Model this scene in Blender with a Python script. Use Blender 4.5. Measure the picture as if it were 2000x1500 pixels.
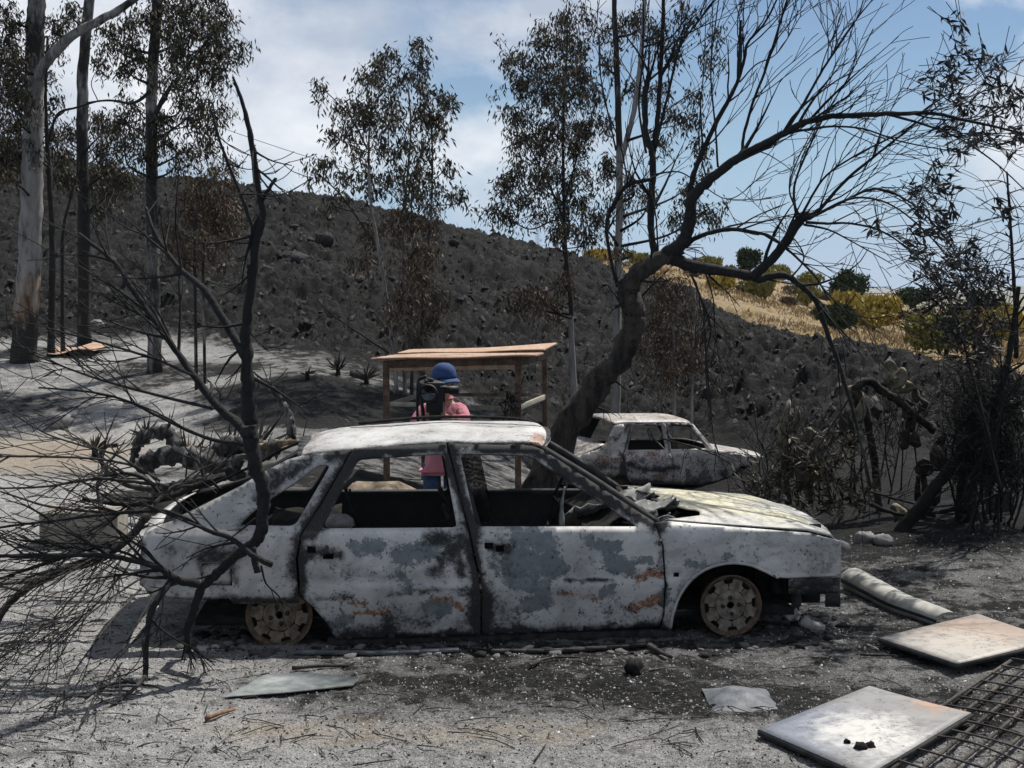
import bpy, math, random
import numpy as np
from mathutils import Vector, geometry
S = bpy.context.scene
for o in list(bpy.data.objects): bpy.data.objects.remove(o)
# ------------------------------------------------------------------ camera, sky, sun, exposure
CAMZ, FPX, PITCH = 2.1, 2778.0, math.atan(185/2778.0)
cd = bpy.data.cameras.new('camera'); cd.lens = 50; cd.sensor_width = 36; cd.clip_start = .1; cd.clip_end = 20000
cam = bpy.data.objects.new('camera', cd); S.collection.objects.link(cam)
cam.location = (0, 0, CAMZ); cam.rotation_euler = (math.pi/2-PITCH, 0, 0); S.camera = cam
SUN = Vector((.40, .50, 1)).normalized()
ELEV = math.asin(SUN.z); AZ = math.atan2(SUN.x, SUN.y)
W = bpy.data.worlds.new('World'); S.world = W; W.use_nodes = True
nt = W.node_tree; nt.nodes.clear()
def N(t, typ, loc=None, **kw):
    n = t.nodes.new(typ)
    for k, v in kw.items():
        if k.startswith('i_'):
            n.inputs[int(k[2:]) if k[2:].isdigit() else k[2:]].default_value = v
        else: setattr(n, k, v)
    return n
sky = N(nt, 'ShaderNodeTexSky', sky_type='NISHITA', sun_disc=False, sun_elevation=ELEV, sun_rotation=AZ, altitude=50, air_density=.85, dust_density=0.0, ozone_density=2.2)
tc = N(nt, 'ShaderNodeTexCoord'); mp = N(nt, 'ShaderNodeMapping'); mp.inputs['Scale'].default_value = (1, 1, 1.7); mp.inputs['Location'].default_value = (.45, .3, .62)
nz = N(nt, 'ShaderNodeTexNoise', i_Scale=4.0, i_Detail=9.0, i_Roughness=.55, i_Distortion=.1)
rp = N(nt, 'ShaderNodeValToRGB'); rp.color_ramp.elements[0].position = .44; rp.color_ramp.elements[1].position = .56
nz2 = N(nt, 'ShaderNodeTexNoise', i_Scale=6.0, i_Detail=8.0, i_Roughness=.58)
rp2 = N(nt, 'ShaderNodeValToRGB'); rp2.color_ramp.elements[0].position = .36; rp2.color_ramp.elements[1].position = .62
rp2.color_ramp.elements[0].color = (6.2, 7.0, 8.4, 1); rp2.color_ramp.elements[1].color = (12.0, 12.2, 12.6, 1)
sep = N(nt, 'ShaderNodeSeparateXYZ'); mr = N(nt, 'ShaderNodeMapRange'); mr.inputs[1].default_value = .005; mr.inputs[2].default_value = .10
mul = N(nt, 'ShaderNodeMath', operation='MULTIPLY'); mul2 = N(nt, 'ShaderNodeMath', operation='MULTIPLY'); mul2.inputs[1].default_value = .92
mx = N(nt, 'ShaderNodeMix', data_type='RGBA'); bg = N(nt, 'ShaderNodeBackground', i_Strength=.060); wo = N(nt, 'ShaderNodeOutputWorld')
L = nt.links.new
L(tc.outputs['Generated'], mp.inputs[0]); L(mp.outputs[0], nz.inputs[0]); L(mp.outputs[0], nz2.inputs[0]); L(nz.outputs[0], rp.inputs[0]); L(nz2.outputs[0], rp2.inputs[0])
L(tc.outputs['Generated'], sep.inputs[0]); L(sep.outputs[2], mr.inputs[0]); L(rp.outputs[0], mul.inputs[0]); L(mr.outputs[0], mul.inputs[1]); L(mul.outputs[0], mul2.inputs[0])
L(mul2.outputs[0], mx.inputs[0]); L(rp2.outputs[0], mx.inputs[7]); hz = N(nt, 'ShaderNodeMix', data_type='RGBA'); hz.inputs[7].default_value = (3.4, 5.6, 9.4, 1); hm = N(nt, 'ShaderNodeMapRange', interpolation_type='SMOOTHSTEP'); hm.inputs[1].default_value = .13; hm.inputs[2].default_value = -.01; hm.inputs[4].default_value = .75
L(sep.outputs[2], hm.inputs[0]); L(hm.outputs[0], hz.inputs[0]); L(sky.outputs[0], hz.inputs[6]); L(hz.outputs[2], mx.inputs[6]); L(mx.outputs[2], bg.inputs[0]); L(bg.outputs[0], wo.inputs[0])
sl = bpy.data.lights.new('sun', 'SUN'); sl.energy = 5.0; sl.angle = math.radians(.6); sl.color = (1, .965, .91)
sun = bpy.data.objects.new('sun', sl); S.collection.objects.link(sun); sun.rotation_euler = SUN.to_track_quat('Z', 'Y').to_euler()
vs = S.view_settings; vs.view_transform = 'Standard'; vs.look = 'None'; vs.exposure = 0.45; vs.gamma = 1; vs.use_curve_mapping = False
S.cycles.max_bounces = 5; S.cycles.diffuse_bounces = 3; S.cycles.glossy_bounces = 2; S.cycles.transparent_max_bounces = 6
S.render.film_transparent = False

# ------------------------------------------------------------------ helpers
R = np.random.default_rng(7); rnd = random.Random(11)
CP, SP = math.cos(PITCH), math.sin(PITCH)
def ray(px, py):
    a, b = (px-1000)/FPX, (750-py)/FPX
    return np.array([a, CP+b*SP, -SP+b*CP])
def P(px, py, D):
    d = ray(px, py); return np.array([0, 0, CAMZ]) + d*(D/d[1])
_perm = np.random.default_rng(3).random((256, 256))
def vnoise(x, y):
    xi, yi = np.floor(x).astype(int), np.floor(y).astype(int); fx, fy = x-xi, y-yi
    fx, fy = fx*fx*(3-2*fx), fy*fy*(3-2*fy)
    a, b, c, d = _perm[xi & 255, yi & 255], _perm[(xi+1) & 255, yi & 255], _perm[xi & 255, (yi+1) & 255], _perm[(xi+1) & 255, (yi+1) & 255]
    return (a*(1-fx)+b*fx)*(1-fy)+(c*(1-fx)+d*fx)*fy
def fbm(x, y, o=4, g=.5):
    s, a, t = 0, 1., 0
    for k in range(o):
        s = s+a*vnoise(x*2**k+17.3*k, y*2**k+5.1*k); t += a; a *= g
    return s/t
def sstep(e0, e1, x):
    t = np.clip((x-e0)/(e1-e0), 0, 1); return t*t*(3-2*t)

class MB:
    """collects geometry; build() links it as one mesh object"""
    def __init__(s): s.v, s.f, s.n, s.at = [], [], 0, {}
    def add(s, v, f, **at):
        v = np.asarray(v, float).reshape(-1, 3)
        for q in f: s.f.append(tuple(int(i)+s.n for i in q))
        for k in set(s.at) | set(at):
            if k not in s.at: s.at[k] = [np.zeros(s.n)] if s.n else []
            a = at.get(k, 0.); s.at[k].append(np.broadcast_to(np.asarray(a, float), (len(v),)).copy())
        s.v.append(v); s.n += len(v)
    def box(s, c, d, rot=None, **at):
        x, y, z = np.asarray(d)/2.; v = np.array([[i, j, k] for i in (-x, x) for j in (-y, y) for k in (-z, z)])
        if rot is not None: v = v@np.asarray(rot).T
        s.add(v+np.asarray(c), [(0, 1, 3, 2), (4, 6, 7, 5), (0, 4, 5, 1), (2, 3, 7, 6), (0, 2, 6, 4), (1, 5, 7, 3)], **at)
    def bar(s, a, b, w, h=None, up=(0, 0, 1), **at):
        a, b = np.asarray(a, float), np.asarray(b, float); h = h or w; t = b-a; l = np.linalg.norm(t); t = t/l
        u = np.asarray(up, float); sd = np.cross(t, u)
        if np.linalg.norm(sd) < 1e-4: sd = np.cross(t, (0, 1, 0))
        sd /= np.linalg.norm(sd); u = np.cross(sd, t)
        s.box((a+b)/2, (l, w, h), np.stack([t, sd, u], 1), **at)
    def tube(s, p, r, k=6, cap=True, rough=0., **at):
        p = np.asarray(p, float); m = len(p); r = np.broadcast_to(np.asarray(r, float), (m,))
        t = np.gradient(p, axis=0); t /= np.linalg.norm(t, axis=1)[:, None]+1e-9
        ref = np.array([0.31, .27, .91]) if abs(t[0] @ np.array([0.31, .27, .91])) < .9 else np.array([.9, .3, .1])
        u = np.cross(t, ref); u /= np.linalg.norm(u, axis=1)[:, None]+1e-9; w = np.cross(t, u)
        an = np.arange(k)*2*math.pi/k; rr = r[:, None]*np.ones((1, k))
        if rough: rr = rr*(1+rough*(R.random((m, k))-.5)*2)
        v = p[:, None, :]+rr[:, :, None]*(np.cos(an)[None, :, None]*u[:, None, :]+np.sin(an)[None, :, None]*w[:, None, :])
        f = [(i*k+j, i*k+(j+1) % k, (i+1)*k+(j+1) % k, (i+1)*k+j) for i in range(m-1) for j in range(k)]
        if cap: f += [tuple(range(k-1, -1, -1)), tuple((m-1)*k+j for j in range(k))]
        at = {q: (np.repeat(np.asarray(x, float), k) if np.ndim(x) else x) for q, x in at.items()}
        s.add(v.reshape(-1, 3), f, **at)
    def lathe(s, prof, c=(0, 0, 0), axis='z', k=24, a0=0, a1=2*math.pi, **at):
        full = abs(a1-a0-2*math.pi) < 1e-6; kk = k if full else k+1
        an = a0+np.arange(kk)*(a1-a0)/k; pr = np.asarray(prof, float); v = []
        for r, h in pr:
            for q in an:
                x, y, z = r*math.cos(q), r*math.sin(q), h
                v.append({'z': (x, y, z), 'y': (x, z, y), 'x': (z, x, y)}[axis])
        f = [(i*kk+j, i*kk+(j+1) % kk, (i+1)*kk+(j+1) % kk, (i+1)*kk+j) for i in range(len(pr)-1) for j in range(k)]
        s.add(np.array(v)+np.asarray(c), f, **at)
    def grid(s, g, **at):
        g = np.asarray(g, float); a, b = g.shape[:2]
        at = {q: (np.asarray(x, float).reshape(-1) if np.ndim(x) else x) for q, x in at.items()}
        s.add(g.reshape(-1, 3), [(i*b+j, (i+1)*b+j, (i+1)*b+j+1, i*b+j+1) for i in range(a-1) for j in range(b-1)], **at)
    def build(s, name, mat, parent=None, smooth=False, solid=0, off=None, bevel=0):
        me = bpy.data.meshes.new(name); v = np.concatenate(s.v)
        if off is None:
            off = np.zeros(3); q = parent
            while q is not None: off = off+np.array(q.location); q = q.parent
        v = v-off
        nf = len(s.f); ln = np.array([len(q) for q in s.f]); lv = np.concatenate([np.array(q) for q in s.f]) if nf < 2000 else np.fromiter((i for q in s.f for i in q), int)
        me.vertices.add(len(v)); me.vertices.foreach_set('co', v.ravel().astype(np.float32))
        me.loops.add(len(lv)); me.loops.foreach_set('vertex_index', lv.astype(np.int32))
        me.polygons.add(nf); me.polygons.foreach_set('loop_start', np.concatenate([[0], np.cumsum(ln)[:-1]]).astype(np.int32))
        me.update(calc_edges=True); me.validate()
        for k, a in s.at.items():
            me.attributes.new(k, 'FLOAT', 'POINT').data.foreach_set('value', np.concatenate(a).astype(np.float32))
        if smooth: me.shade_smooth()
        for m in (mat if isinstance(mat, (list, tuple)) else [mat]): me.materials.append(m)
        o = bpy.data.objects.new(name, me); S.collection.objects.link(o); o.parent = parent
        if solid: q = o.modifiers.new('solid', 'SOLIDIFY'); q.thickness = solid; q.offset = 0
        if bevel: q = o.modifiers.new('bevel', 'BEVEL'); q.width = bevel; q.segments = 2; q.limit_method = 'ANGLE'
        return o
def tag(o, label, cat, group=None, kind=None):
    if label: o['label'] = label
    if cat: o['category'] = cat
    if group: o['group'] = group
    if kind: o['kind'] = kind
    return o
def thing(name, label, cat, loc=(0, 0, 0), rz=0, group=None):
    o = bpy.data.objects.new(name, None); S.collection.objects.link(o); o.location = [float(q) for q in loc]; o.rotation_euler = (0, 0, rz)
    o.empty_display_size = .1
    return tag(o, label, cat, group)
def smooth_pl(p, n=6):
    p = np.asarray(p, float)
    if len(p) < 3:
        t = np.linspace(0, 1, n+1)[:, None]; return p[0]*(1-t)+p[-1]*t
    q = np.vstack([2*p[0]-p[1], p, 2*p[-1]-p[-2]]); out = []
    for i in range(1, len(q)-2):
        for t in np.arange(n)/n:
            a, b, c, d = q[i-1], q[i], q[i+1], q[i+2]
            out.append(.5*((2*b)+(c-a)*t+(2*a-5*b+4*c-d)*t*t+(3*b-a-3*c+d)*t**3))
    out.append(p[-1]); return np.array(out)

# ------------------------------------------------------------------ materials
def mat(name, rough=.8, spec=.3, metal=0):
    m = bpy.data.materials.new(name); m.use_nodes = True; t = m.node_tree; b = t.nodes['Principled BSDF']
    b.inputs['Roughness'].default_value = rough; b.inputs['Specular IOR Level'].default_value = spec; b.inputs['Metallic'].default_value = metal
    return m, t, b
class G:
    """small node-graph helper"""
    def __init__(s, t): s.t = t
    def l(s, a, b): s.t.links.new(a, b)
    def pos(s, kind='Object'):
        return N(s.t, 'ShaderNodeTexCoord').outputs[kind] if kind != 'World' else N(s.t, 'ShaderNodeNewGeometry').outputs['Position']
    def noise(s, co, sc, det=4, ro=.55, dist=0, stretch=None):
        if stretch is not None:
            m = N(s.t, 'ShaderNodeMapping'); m.inputs['Scale'].default_value = stretch; s.l(co, m.inputs[0]); co = m.outputs[0]
        n = N(s.t, 'ShaderNodeTexNoise', i_Scale=sc, i_Detail=det, i_Roughness=ro, i_Distortion=dist); s.l(co, n.inputs['Vector']); return n.outputs[0]
    def voro(s, co, sc, feat='F1'):
        n = N(s.t, 'ShaderNodeTexVoronoi', i_Scale=sc, feature=feat); s.l(co, n.inputs['Vector']); return n.outputs
    def mapr(s, x, a, b, c=0., d=1., smooth=False):
        n = N(s.t, 'ShaderNodeMapRange', interpolation_type='SMOOTHSTEP' if smooth else 'LINEAR'); s.l(x, n.inputs[0])
        for i, q in enumerate((a, b, c, d)): n.inputs[i+1].default_value = q
        return n.outputs[0]
    def m(s, op, a, b=0., clamp=False):
        n = N(s.t, 'ShaderNodeMath', operation=op, use_clamp=clamp)
        for i, q in enumerate((a, b)):
            if isinstance(q, (int, float)): n.inputs[i].default_value = q
            else: s.l(q, n.inputs[i])
        return n.outputs[0]
    def mix(s, f, a, b):
        n = N(s.t, 'ShaderNodeMix', data_type='RGBA')
        for i, q in ((0, f), (6, a), (7, b)):
            if isinstance(q, (int, float)): n.inputs[i].default_value = q
            elif isinstance(q, (tuple, list)): n.inputs[i].default_value = (*q[:3], 1)
            else: s.l(q, n.inputs[i])
        return n.outputs[2]
    def attr(s, k): return N(s.t, 'ShaderNodeAttribute', attribute_name=k).outputs['Fac']
    def isl(s): return N(s.t, 'ShaderNodeNewGeometry').outputs['Random Per Island']
    def bump(s, b, h, st=.5, d=.02):
        n = N(s.t, 'ShaderNodeBump', i_Strength=st, i_Distance=d); s.l(h, n.inputs['Height']); s.l(n.outputs[0], b.inputs['Normal'])
    def ramp(s, x, stops):
        n = N(s.t, 'ShaderNodeValToRGB'); e = n.color_ramp.elements
        while len(e) < len(stops): e.new(.5)
        for q, (p, c) in zip(e, stops): q.position = p; q.color = (*c, 1)
        s.l(x, n.inputs[0]); return n.outputs[0]
def simple(name, c1, c2, sc=8, rough=.85, spec=.2, bump=.4, bd=.01, det=6, island=0, metal=0, stretch=None):
    """two-tone noise material with relief; island: brightness spread between loose pieces"""
    m, t, b = mat(name, rough, spec, metal); g = G(t); co = g.pos(); n = g.noise(co, sc, det, .6, stretch=stretch)
    c = g.mix(g.mapr(n, .35, .65), c1, c2)
    if island:
        h = N(t, 'ShaderNodeHueSaturation'); g.l(c, h.inputs['Color']); g.l(g.mapr(g.isl(), 0, 1, 1-island, 1+island), h.inputs['Value']); c = h.outputs[0]
    g.l(c, b.inputs['Base Color'])
    if bump: g.bump(b, n, bump, bd)
    return m
# ------------------------------------------------------------------ terrain
LV = np.linspace(math.log(2.5), math.log(6000), 420)
def zp(py, D): return P(1000, py, D)[2]
near = [(2.5, 0), (8.3, 0)]
cols = {
 -900: near+[(12, .1), (20, .3), (25, 1.2), (30, 1.9), (38, 3.6), (48, 6.2), (58, 9.5), (75, 10), (120, 7), (400, 0)],
 0: near+[(12, .05), (20, zp(860, 20)), (25, zp(705, 25)), (30, zp(640, 30)), (38, zp(520, 38)), (48, zp(385, 48)), (58, zp(255, 58)), (75, 8.4), (120, 6), (400, -1)],
 330: near+[(13, 0), (20, zp(850, 20)), (24, zp(725, 24)), (28, zp(650, 28)), (38, zp(500, 38)), (49, zp(345, 49)), (62, 6.0), (120, 4), (400, -3)],
 600: near+[(11, -.12), (15, -.1), (20, zp(800, 20)), (24, zp(705, 24)), (28, zp(650, 28)), (36, zp(500, 36)), (46, zp(374, 46)), (55, 5.0), (120, 3), (400, -4)],
 850: near+[(11, -.15), (13, -.25), (16, -.3), (20, -.2), (24, zp(765, 24)), (28, zp(690, 28)), (36, zp(540, 36)), (44, zp(427, 44)), (52, 4), (120, 2), (400, -5)],
 1080: near+[(11, -.15), (16, -.5), (21, -.85), (24, -.4), (28, zp(725, 28)), (36, zp(580, 36)), (42, zp(492, 42)), (50, 3.0), (120, 2), (300, -5)],
 1300: near+[(11, -.15), (16, -.6), (21, -1.0), (24, -.6), (28, zp(760, 28)), (36, zp(600, 36)), (40, zp(548, 40)), (60, zp(512, 60)), (80, zp(503, 80)), (100, 3.4), (200, -3), (400, -6)],
 1450: near+[(11, -.1), (16, -.4), (21, -.85), (24, zp(800, 24)), (28, zp(715, 28)), (34, zp(615, 34)), (50, zp(562, 50)), (70, zp(528, 70)), (80, 3.0), (120, 0), (300, -6)],
 1650: near+[(11, 0), (16, 0), (18, -.05), (22, zp(800, 22)), (27, zp(710, 27)), (30, zp(673, 30)), (40, zp(640, 40)), (55, zp(602, 55)), (70, zp(585, 70)), (90, .9), (200, -5), (300, -6)],
 1870: near+[(11, .05), (16, .05), (18, .0), (22, zp(790, 22)), (26, zp(722, 26)), (35, zp(690, 35)), (45, zp(655, 45)), (60, zp(628, 60)), (90, zp(605, 90)), (150, -3), (300, -6)],
 2100: near+[(11, .05), (16, .08), (24, zp(740, 24)), (35, zp(695, 35)), (60, zp(632, 60)), (90, zp(608, 90)), (150, -3), (300, -6)],
 2900: near+[(11, .05), (16, .1), (24, .6), (35, .6), (60, .8), (90, .7), (150, -3), (300, -6)]}
cpx = np.array(sorted(cols)); Z0 = []
for c in cpx:
    a = np.array(cols[c] + [(6000, -6 if c > 1200 else -8)]); z = np.interp(LV, np.log(a[:, 0]), a[:, 1])
    k = np.exp(-np.linspace(-2, 2, 13)**2); k /= k.sum(); Z0.append(np.convolve(np.pad(z, 6, 'edge'), k, 'valid'))
UU = np.linspace(-1200, 3200, 441); Z0 = np.array(Z0)
ZT = np.array([np.interp(UU, cpx, Z0[:, j]) for j in range(len(LV))]).T
k = np.exp(-np.linspace(-2, 2, 25)**2); k /= k.sum()
ZT = np.array([np.convolve(np.pad(ZT[:, j], 12, 'edge'), k, 'valid') for j in range(ZT.shape[1])]).T
def colpx(x, y): return 1000+np.asarray(x)/np.maximum(np.asarray(y), .5)*FPX
def hillness(px, D): return sstep(0, 4, D-np.interp(px, [-900, 0, 330, 600, 850, 1080, 1300, 1500, 1650, 1870, 2100], [26, 26, 26, 24, 23, 23, 23, 21, 18, 17.5, 18]))
def unburnt(px, D): return sstep(-.9, .9, D-np.interp(px, [1000, 1130, 1300, 1450, 1550, 1650, 1870, 2100, 2900], [90, 43, 40.5, 34.3, 32, 30, 26.2, 24, 24]))
def gz(x, y, full=True):
    x, y = np.atleast_1d(np.asarray(x, float)), np.atleast_1d(np.asarray(y, float)); D = np.maximum(y, 2.6); px = np.clip(colpx(x, D), -1199, 3199)
    u = (px+1200)/10; v = (np.log(D)-LV[0])/(LV[1]-LV[0]); v = np.clip(v, 0, len(LV)-1.001); ui, vi = u.astype(int), v.astype(int); fu, fv = u-ui, v-vi
    z = (ZT[ui, vi]*(1-fu)+ZT[ui+1, vi]*fu)*(1-fv)+(ZT[ui, vi+1]*(1-fu)+ZT[ui+1, vi+1]*fu)*fv
    if not full: return z
    h = hillness(px, D)*(1-.65*unburnt(px, D))*sstep(400, 90, D)
    lump = fbm(x*.55, y*.55, 3)-.5; rid = .5-np.abs(fbm(x*1.5+3, y*1.5, 3)-.5)*2; sm = fbm(x*5, y*5, 3)-.5
    z = z+h*(.6*lump+.34*(rid-.2)+.40*sm+.12*(fbm(x*11, y*11, 2)-.5)+.05*sstep(.55, .75, fbm(x*2.6+40, y*2.6, 3))+.05*(fbm(x*19+4, y*19, 2)-.5))
    n = (1-h)*sstep(60, 20, D)
    z = z+n*(.05*(fbm(x*.9+9, y*.9, 3)-.5)+.022*(fbm(x*6, y*6, 3)-.5)+.016*(fbm(x*22, y*22, 2)-.5))
    return z
def g1(x, y): return float(gz(x, y)[0])
def PG(px, py, dz=0):
    """point of the ground seen through a pixel (march along the ray)"""
    d = ray(px, py); d = d/d[1]; D = np.geomspace(3, 300, 1500); z = CAMZ+d[2]*D-gz(d[0]*D, D, False)
    i = int(np.argmax(z < 0)); D = D[i]; return np.array([d[0]*D, D, g1(d[0]*D, D)+dz])
def GD(px, D, dz=0):
    x = (px-1000)/FPX*D; return np.array([x, D, g1(x, D)+dz])

def ground_material():
    m, t, b = mat('ash_ground', .95, .1); g = G(t); co = g.pos('World')
    n1 = g.noise(co, .8, 5, .6); n2 = g.noise(co, 5, 6, .65); n3 = g.noise(co, 30, 5, .7); n4 = g.noise(co, 110, 3, .7); v = g.voro(co, 55)
    ash = g.mix(g.mapr(n2, .36, .66), (.13, .128, .124), (.47, .46, .44))
    ash = g.mix(g.mapr(n3, .40, .60), g.mix(.55, ash, (.03, .03, .03)), ash)
    ash = g.mix(g.mapr(n1, .42, .62), ash, g.mix(.45, ash, (.46, .45, .43)))
    ash = g.mix(g.m('MULTIPLY', g.mapr(n4, .57, .66), .75), ash, (.66, .65, .63))
    ash = g.mix(g.m('MULTIPLY', g.mapr(n4, .44, .36), .8), ash, (.025, .025, .026))
    blk = g.mix(g.mapr(n2, .40, .68), (.004, .004, .004), (.017, .0165, .016))
    blk = g.mix(g.mapr(n3, .45, .7), blk, g.mix(.40, blk, (.06, .0585, .057)))
    blk = g.mix(g.m('MULTIPLY', g.mapr(n4, .60, .70), .5), blk, (.14, .137, .133)); ns = g.noise(co, .45, 6, .65, 1.0, stretch=(1, 1.8, 1)); blk = g.mix(g.m('MULTIPLY', g.mapr(ns, .54, .72), .45), blk, (.055, .0535, .052))
    bf = g.m('ADD', g.attr('burn'), g.m('MULTIPLY', g.m('SUBTRACT', n2, .5), 1.6)); bf = g.mapr(g.m('ADD', bf, g.m('MULTIPLY', g.m('SUBTRACT', n1, .5), .9)), .3, .72)
    c = g.mix(bf, ash, blk)
    sandc = g.mix(g.mapr(n3, .35, .65), (.22, .175, .125), (.36, .30, .225))
    c = g.mix(g.m('MULTIPLY', g.mapr(g.m('ADD', g.attr('sand'), g.m('SUBTRACT', n2, .5)), .35, .75), .75), c, sandc)
    dryc = g.mix(g.mapr(n2, .38, .62), (.30, .20, .095), (.17, .145, .07)); dryc = g.mix(g.mapr(n1, .4, .6), dryc, (.27, .21, .14))
    far = g.mix(g.mapr(g.noise(co, .012, 4), .4, .6), (.20, .17, .12), (.11, .115, .08))
    dryc = g.mix(g.attr('far'), dryc, far)
    df = g.mapr(g.m('ADD', g.attr('dry'), g.m('MULTIPLY', g.m('SUBTRACT', n2, .5), 1.1)), .4, .6)
    c = g.mix(df, c, dryc); g.l(c, b.inputs['Base Color'])
    h = g.m('ADD', g.m('MULTIPLY', n3, .6), g.m('ADD', g.m('MULTIPLY', n4, .35), g.m('MULTIPLY', n2, .8))); g.bump(b, h, 1.0, .05)
    return m
def terrain():
    T = np.concatenate([np.linspace(-.95, -.42, 70, endpoint=False), np.linspace(-.42, .42, 640, endpoint=False), np.linspace(.42, .95, 70)])
    Y = np.concatenate([np.geomspace(2.6, 5.6, 25, endpoint=False), np.geomspace(5.6, 16, 330, endpoint=False), np.geomspace(16, 62, 430, endpoint=False), np.geomspace(62, 6000, 120)])
    x = Y[:, None]*T[None, :]; y = np.repeat(Y[:, None], len(T), 1); xr, yr = x.ravel(), y.ravel(); z = gz(xr, yr)
    px = colpx(xr, yr); h = hillness(px, yr)
    # burnt black ground: the hill, the right-hand side and patches; pale ash on the left slope
    py = 565+(CAMZ-z)/yr*FPX
    burn = .30+1.15*h+.30*sstep(1250, 1750, px)*sstep(7.2, 9, yr)+.55*sstep(10.5, 12, yr)*sstep(1000, 1300, px)
    burn -= .24*sstep(760, 300, px)*(1-h)-.5*sstep(.5, .68, fbm(xr*.35, yr*.5, 3))*sstep(12, 15, yr)*(1-h)+.12*sstep(10, 14, yr)*sstep(900, 500, px)
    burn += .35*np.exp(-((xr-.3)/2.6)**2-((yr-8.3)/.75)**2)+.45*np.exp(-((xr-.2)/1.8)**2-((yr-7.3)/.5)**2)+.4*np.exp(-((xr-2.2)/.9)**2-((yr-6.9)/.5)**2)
    burn += .30*sstep(10, 11, yr)*(1-h)*sstep(1200, 900, px)*sstep(250, 600, px)+.16*sstep(11, 14, yr)*(1-h)*sstep(700, 500, px)
    sand = .95*np.exp(-((px-60)/260)**2-((yr-18.0)/2.6)**2)+.55*np.exp(-((xr-.0)/.9)**2-((yr-6.6)/.35)**2)+.5*np.exp(-((xr+1.2)/.6)**2-((yr-6.7)/.3)**2)
    mb = MB(); a, c = len(Y), len(T); i = np.arange(a*c).reshape(a, c)
    f = np.stack([i[:-1, :-1], i[:-1, 1:], i[1:, 1:], i[1:, :-1]], -1).reshape(-1, 4)
    me = bpy.data.meshes.new('ground'); v = np.stack([xr, yr, z], 1)
    me.vertices.add(len(v)); me.vertices.foreach_set('co', v.ravel().astype(np.float32)); me.loops.add(f.size); me.loops.foreach_set('vertex_index', f.ravel().astype(np.int32))
    me.polygons.add(len(f)); me.polygons.foreach_set('loop_start', np.arange(0, f.size, 4, dtype=np.int32)); me.update(calc_edges=True); me.shade_smooth()
    for k_, q in (('burn', burn), ('sand', sand), ('dry', unburnt(px, yr)), ('far', sstep(90, 260, yr))):
        me.attributes.new(k_, 'FLOAT', 'POINT').data.foreach_set('value', np.asarray(q, np.float32))
    me.materials.append(ground_material()); o = bpy.data.objects.new('ground', me); S.collection.objects.link(o); o['kind'] = 'structure'; return o
terrain()
# ------------------------------------------------------------------ burnt cars
def segd(px, py, s):
    x1, y1, x2, y2 = s[:4]; dx, dy = x2-x1, y2-y1; t = np.clip(((px-x1)*dx+(py-y1)*dy)/(dx*dx+dy*dy+1e-6), 0, 1)
    return np.hypot(px-x1-t*dx, py-y1-t*dy)
def field(px, py, segs):
    r = np.zeros(len(px)); px, py = px+26*(fbm(px/38, py/38, 3)-.5), py+26*(fbm(px/38+50, py/38, 3)-.5)
    for s in segs: r = np.maximum(r, s[5]*np.exp(-(segd(px, py, s)/s[4])**2)) if len(s) > 5 else np.maximum(r, np.exp(-(segd(px, py, s)/s[4])**2))
    return r
class Car:
    """local frame: x forward, y away from the near flank, z up; flank outlines are read off the photograph and projected on the flank"""
    def __init__(s, O, ang, width, ins):
        s.O, s.a, s.W = np.array(O, float), ang, width; s.ex = np.array([math.cos(ang), math.sin(ang), 0]); s.ey = np.array([-math.sin(ang), math.cos(ang), 0]); s.ins = np.array(ins)
    def inset(s, z): return np.interp(z, s.ins[:, 0], s.ins[:, 1])
    def loc(s, p): q = p-s.O; return np.array([q@s.ex, q@s.ey, q[2]])
    def side(s, px, py, extra=0.):
        d = ray(px, py); y = .1; c = np.array([0, 0, CAMZ])-s.O
        for _ in range(8):
            k = (y-c@s.ey)/(d@s.ey); p = s.O+c+k*d; y = float(s.inset(p[2]-s.O[2]))+extra
        return s.loc(p)
    def at(s, px, py, y):
        d = ray(px, py); c = np.array([0, 0, CAMZ])-s.O; k = (y-c@s.ey)/(d@s.ey); return s.loc(s.O+c+k*d)
    def flat(s, px, py, zf):
        d = ray(px, py); z = .6
        for _ in range(12):
            p = np.array([0, 0, CAMZ])+d*((s.O[2]+z-CAMZ)/d[2]); q = s.loc(p); z = zf(q[0], q[1])
        return q
def dens(poly, step):
    out = []
    for i, a in enumerate(poly):
        b = poly[(i+1) % len(poly)]; n = max(1, int(math.hypot(b[0]-a[0], b[1]-a[1])/step))
        out += [(a[0]+(b[0]-a[0])*k/n, a[1]+(b[1]-a[1])*k/n) for k in range(n)]
    return out
def rounded(poly, r):
    out = []
    for i, p in enumerate(poly):
        a, b = np.array(poly[i-1], float), np.array(poly[(i+1) % len(poly)], float); p = np.array(p, float)
        u, v = a-p, b-p; lu, lv = np.linalg.norm(u), np.linalg.norm(v); q = min(r, lu*.4, lv*.4); A, B = p+u/lu*q, p+v/lv*q
        for t in (0, .33, .67, 1): out.append(tuple((1-t)**2*A+2*t*(1-t)*p+t*t*B))
    return out
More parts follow.
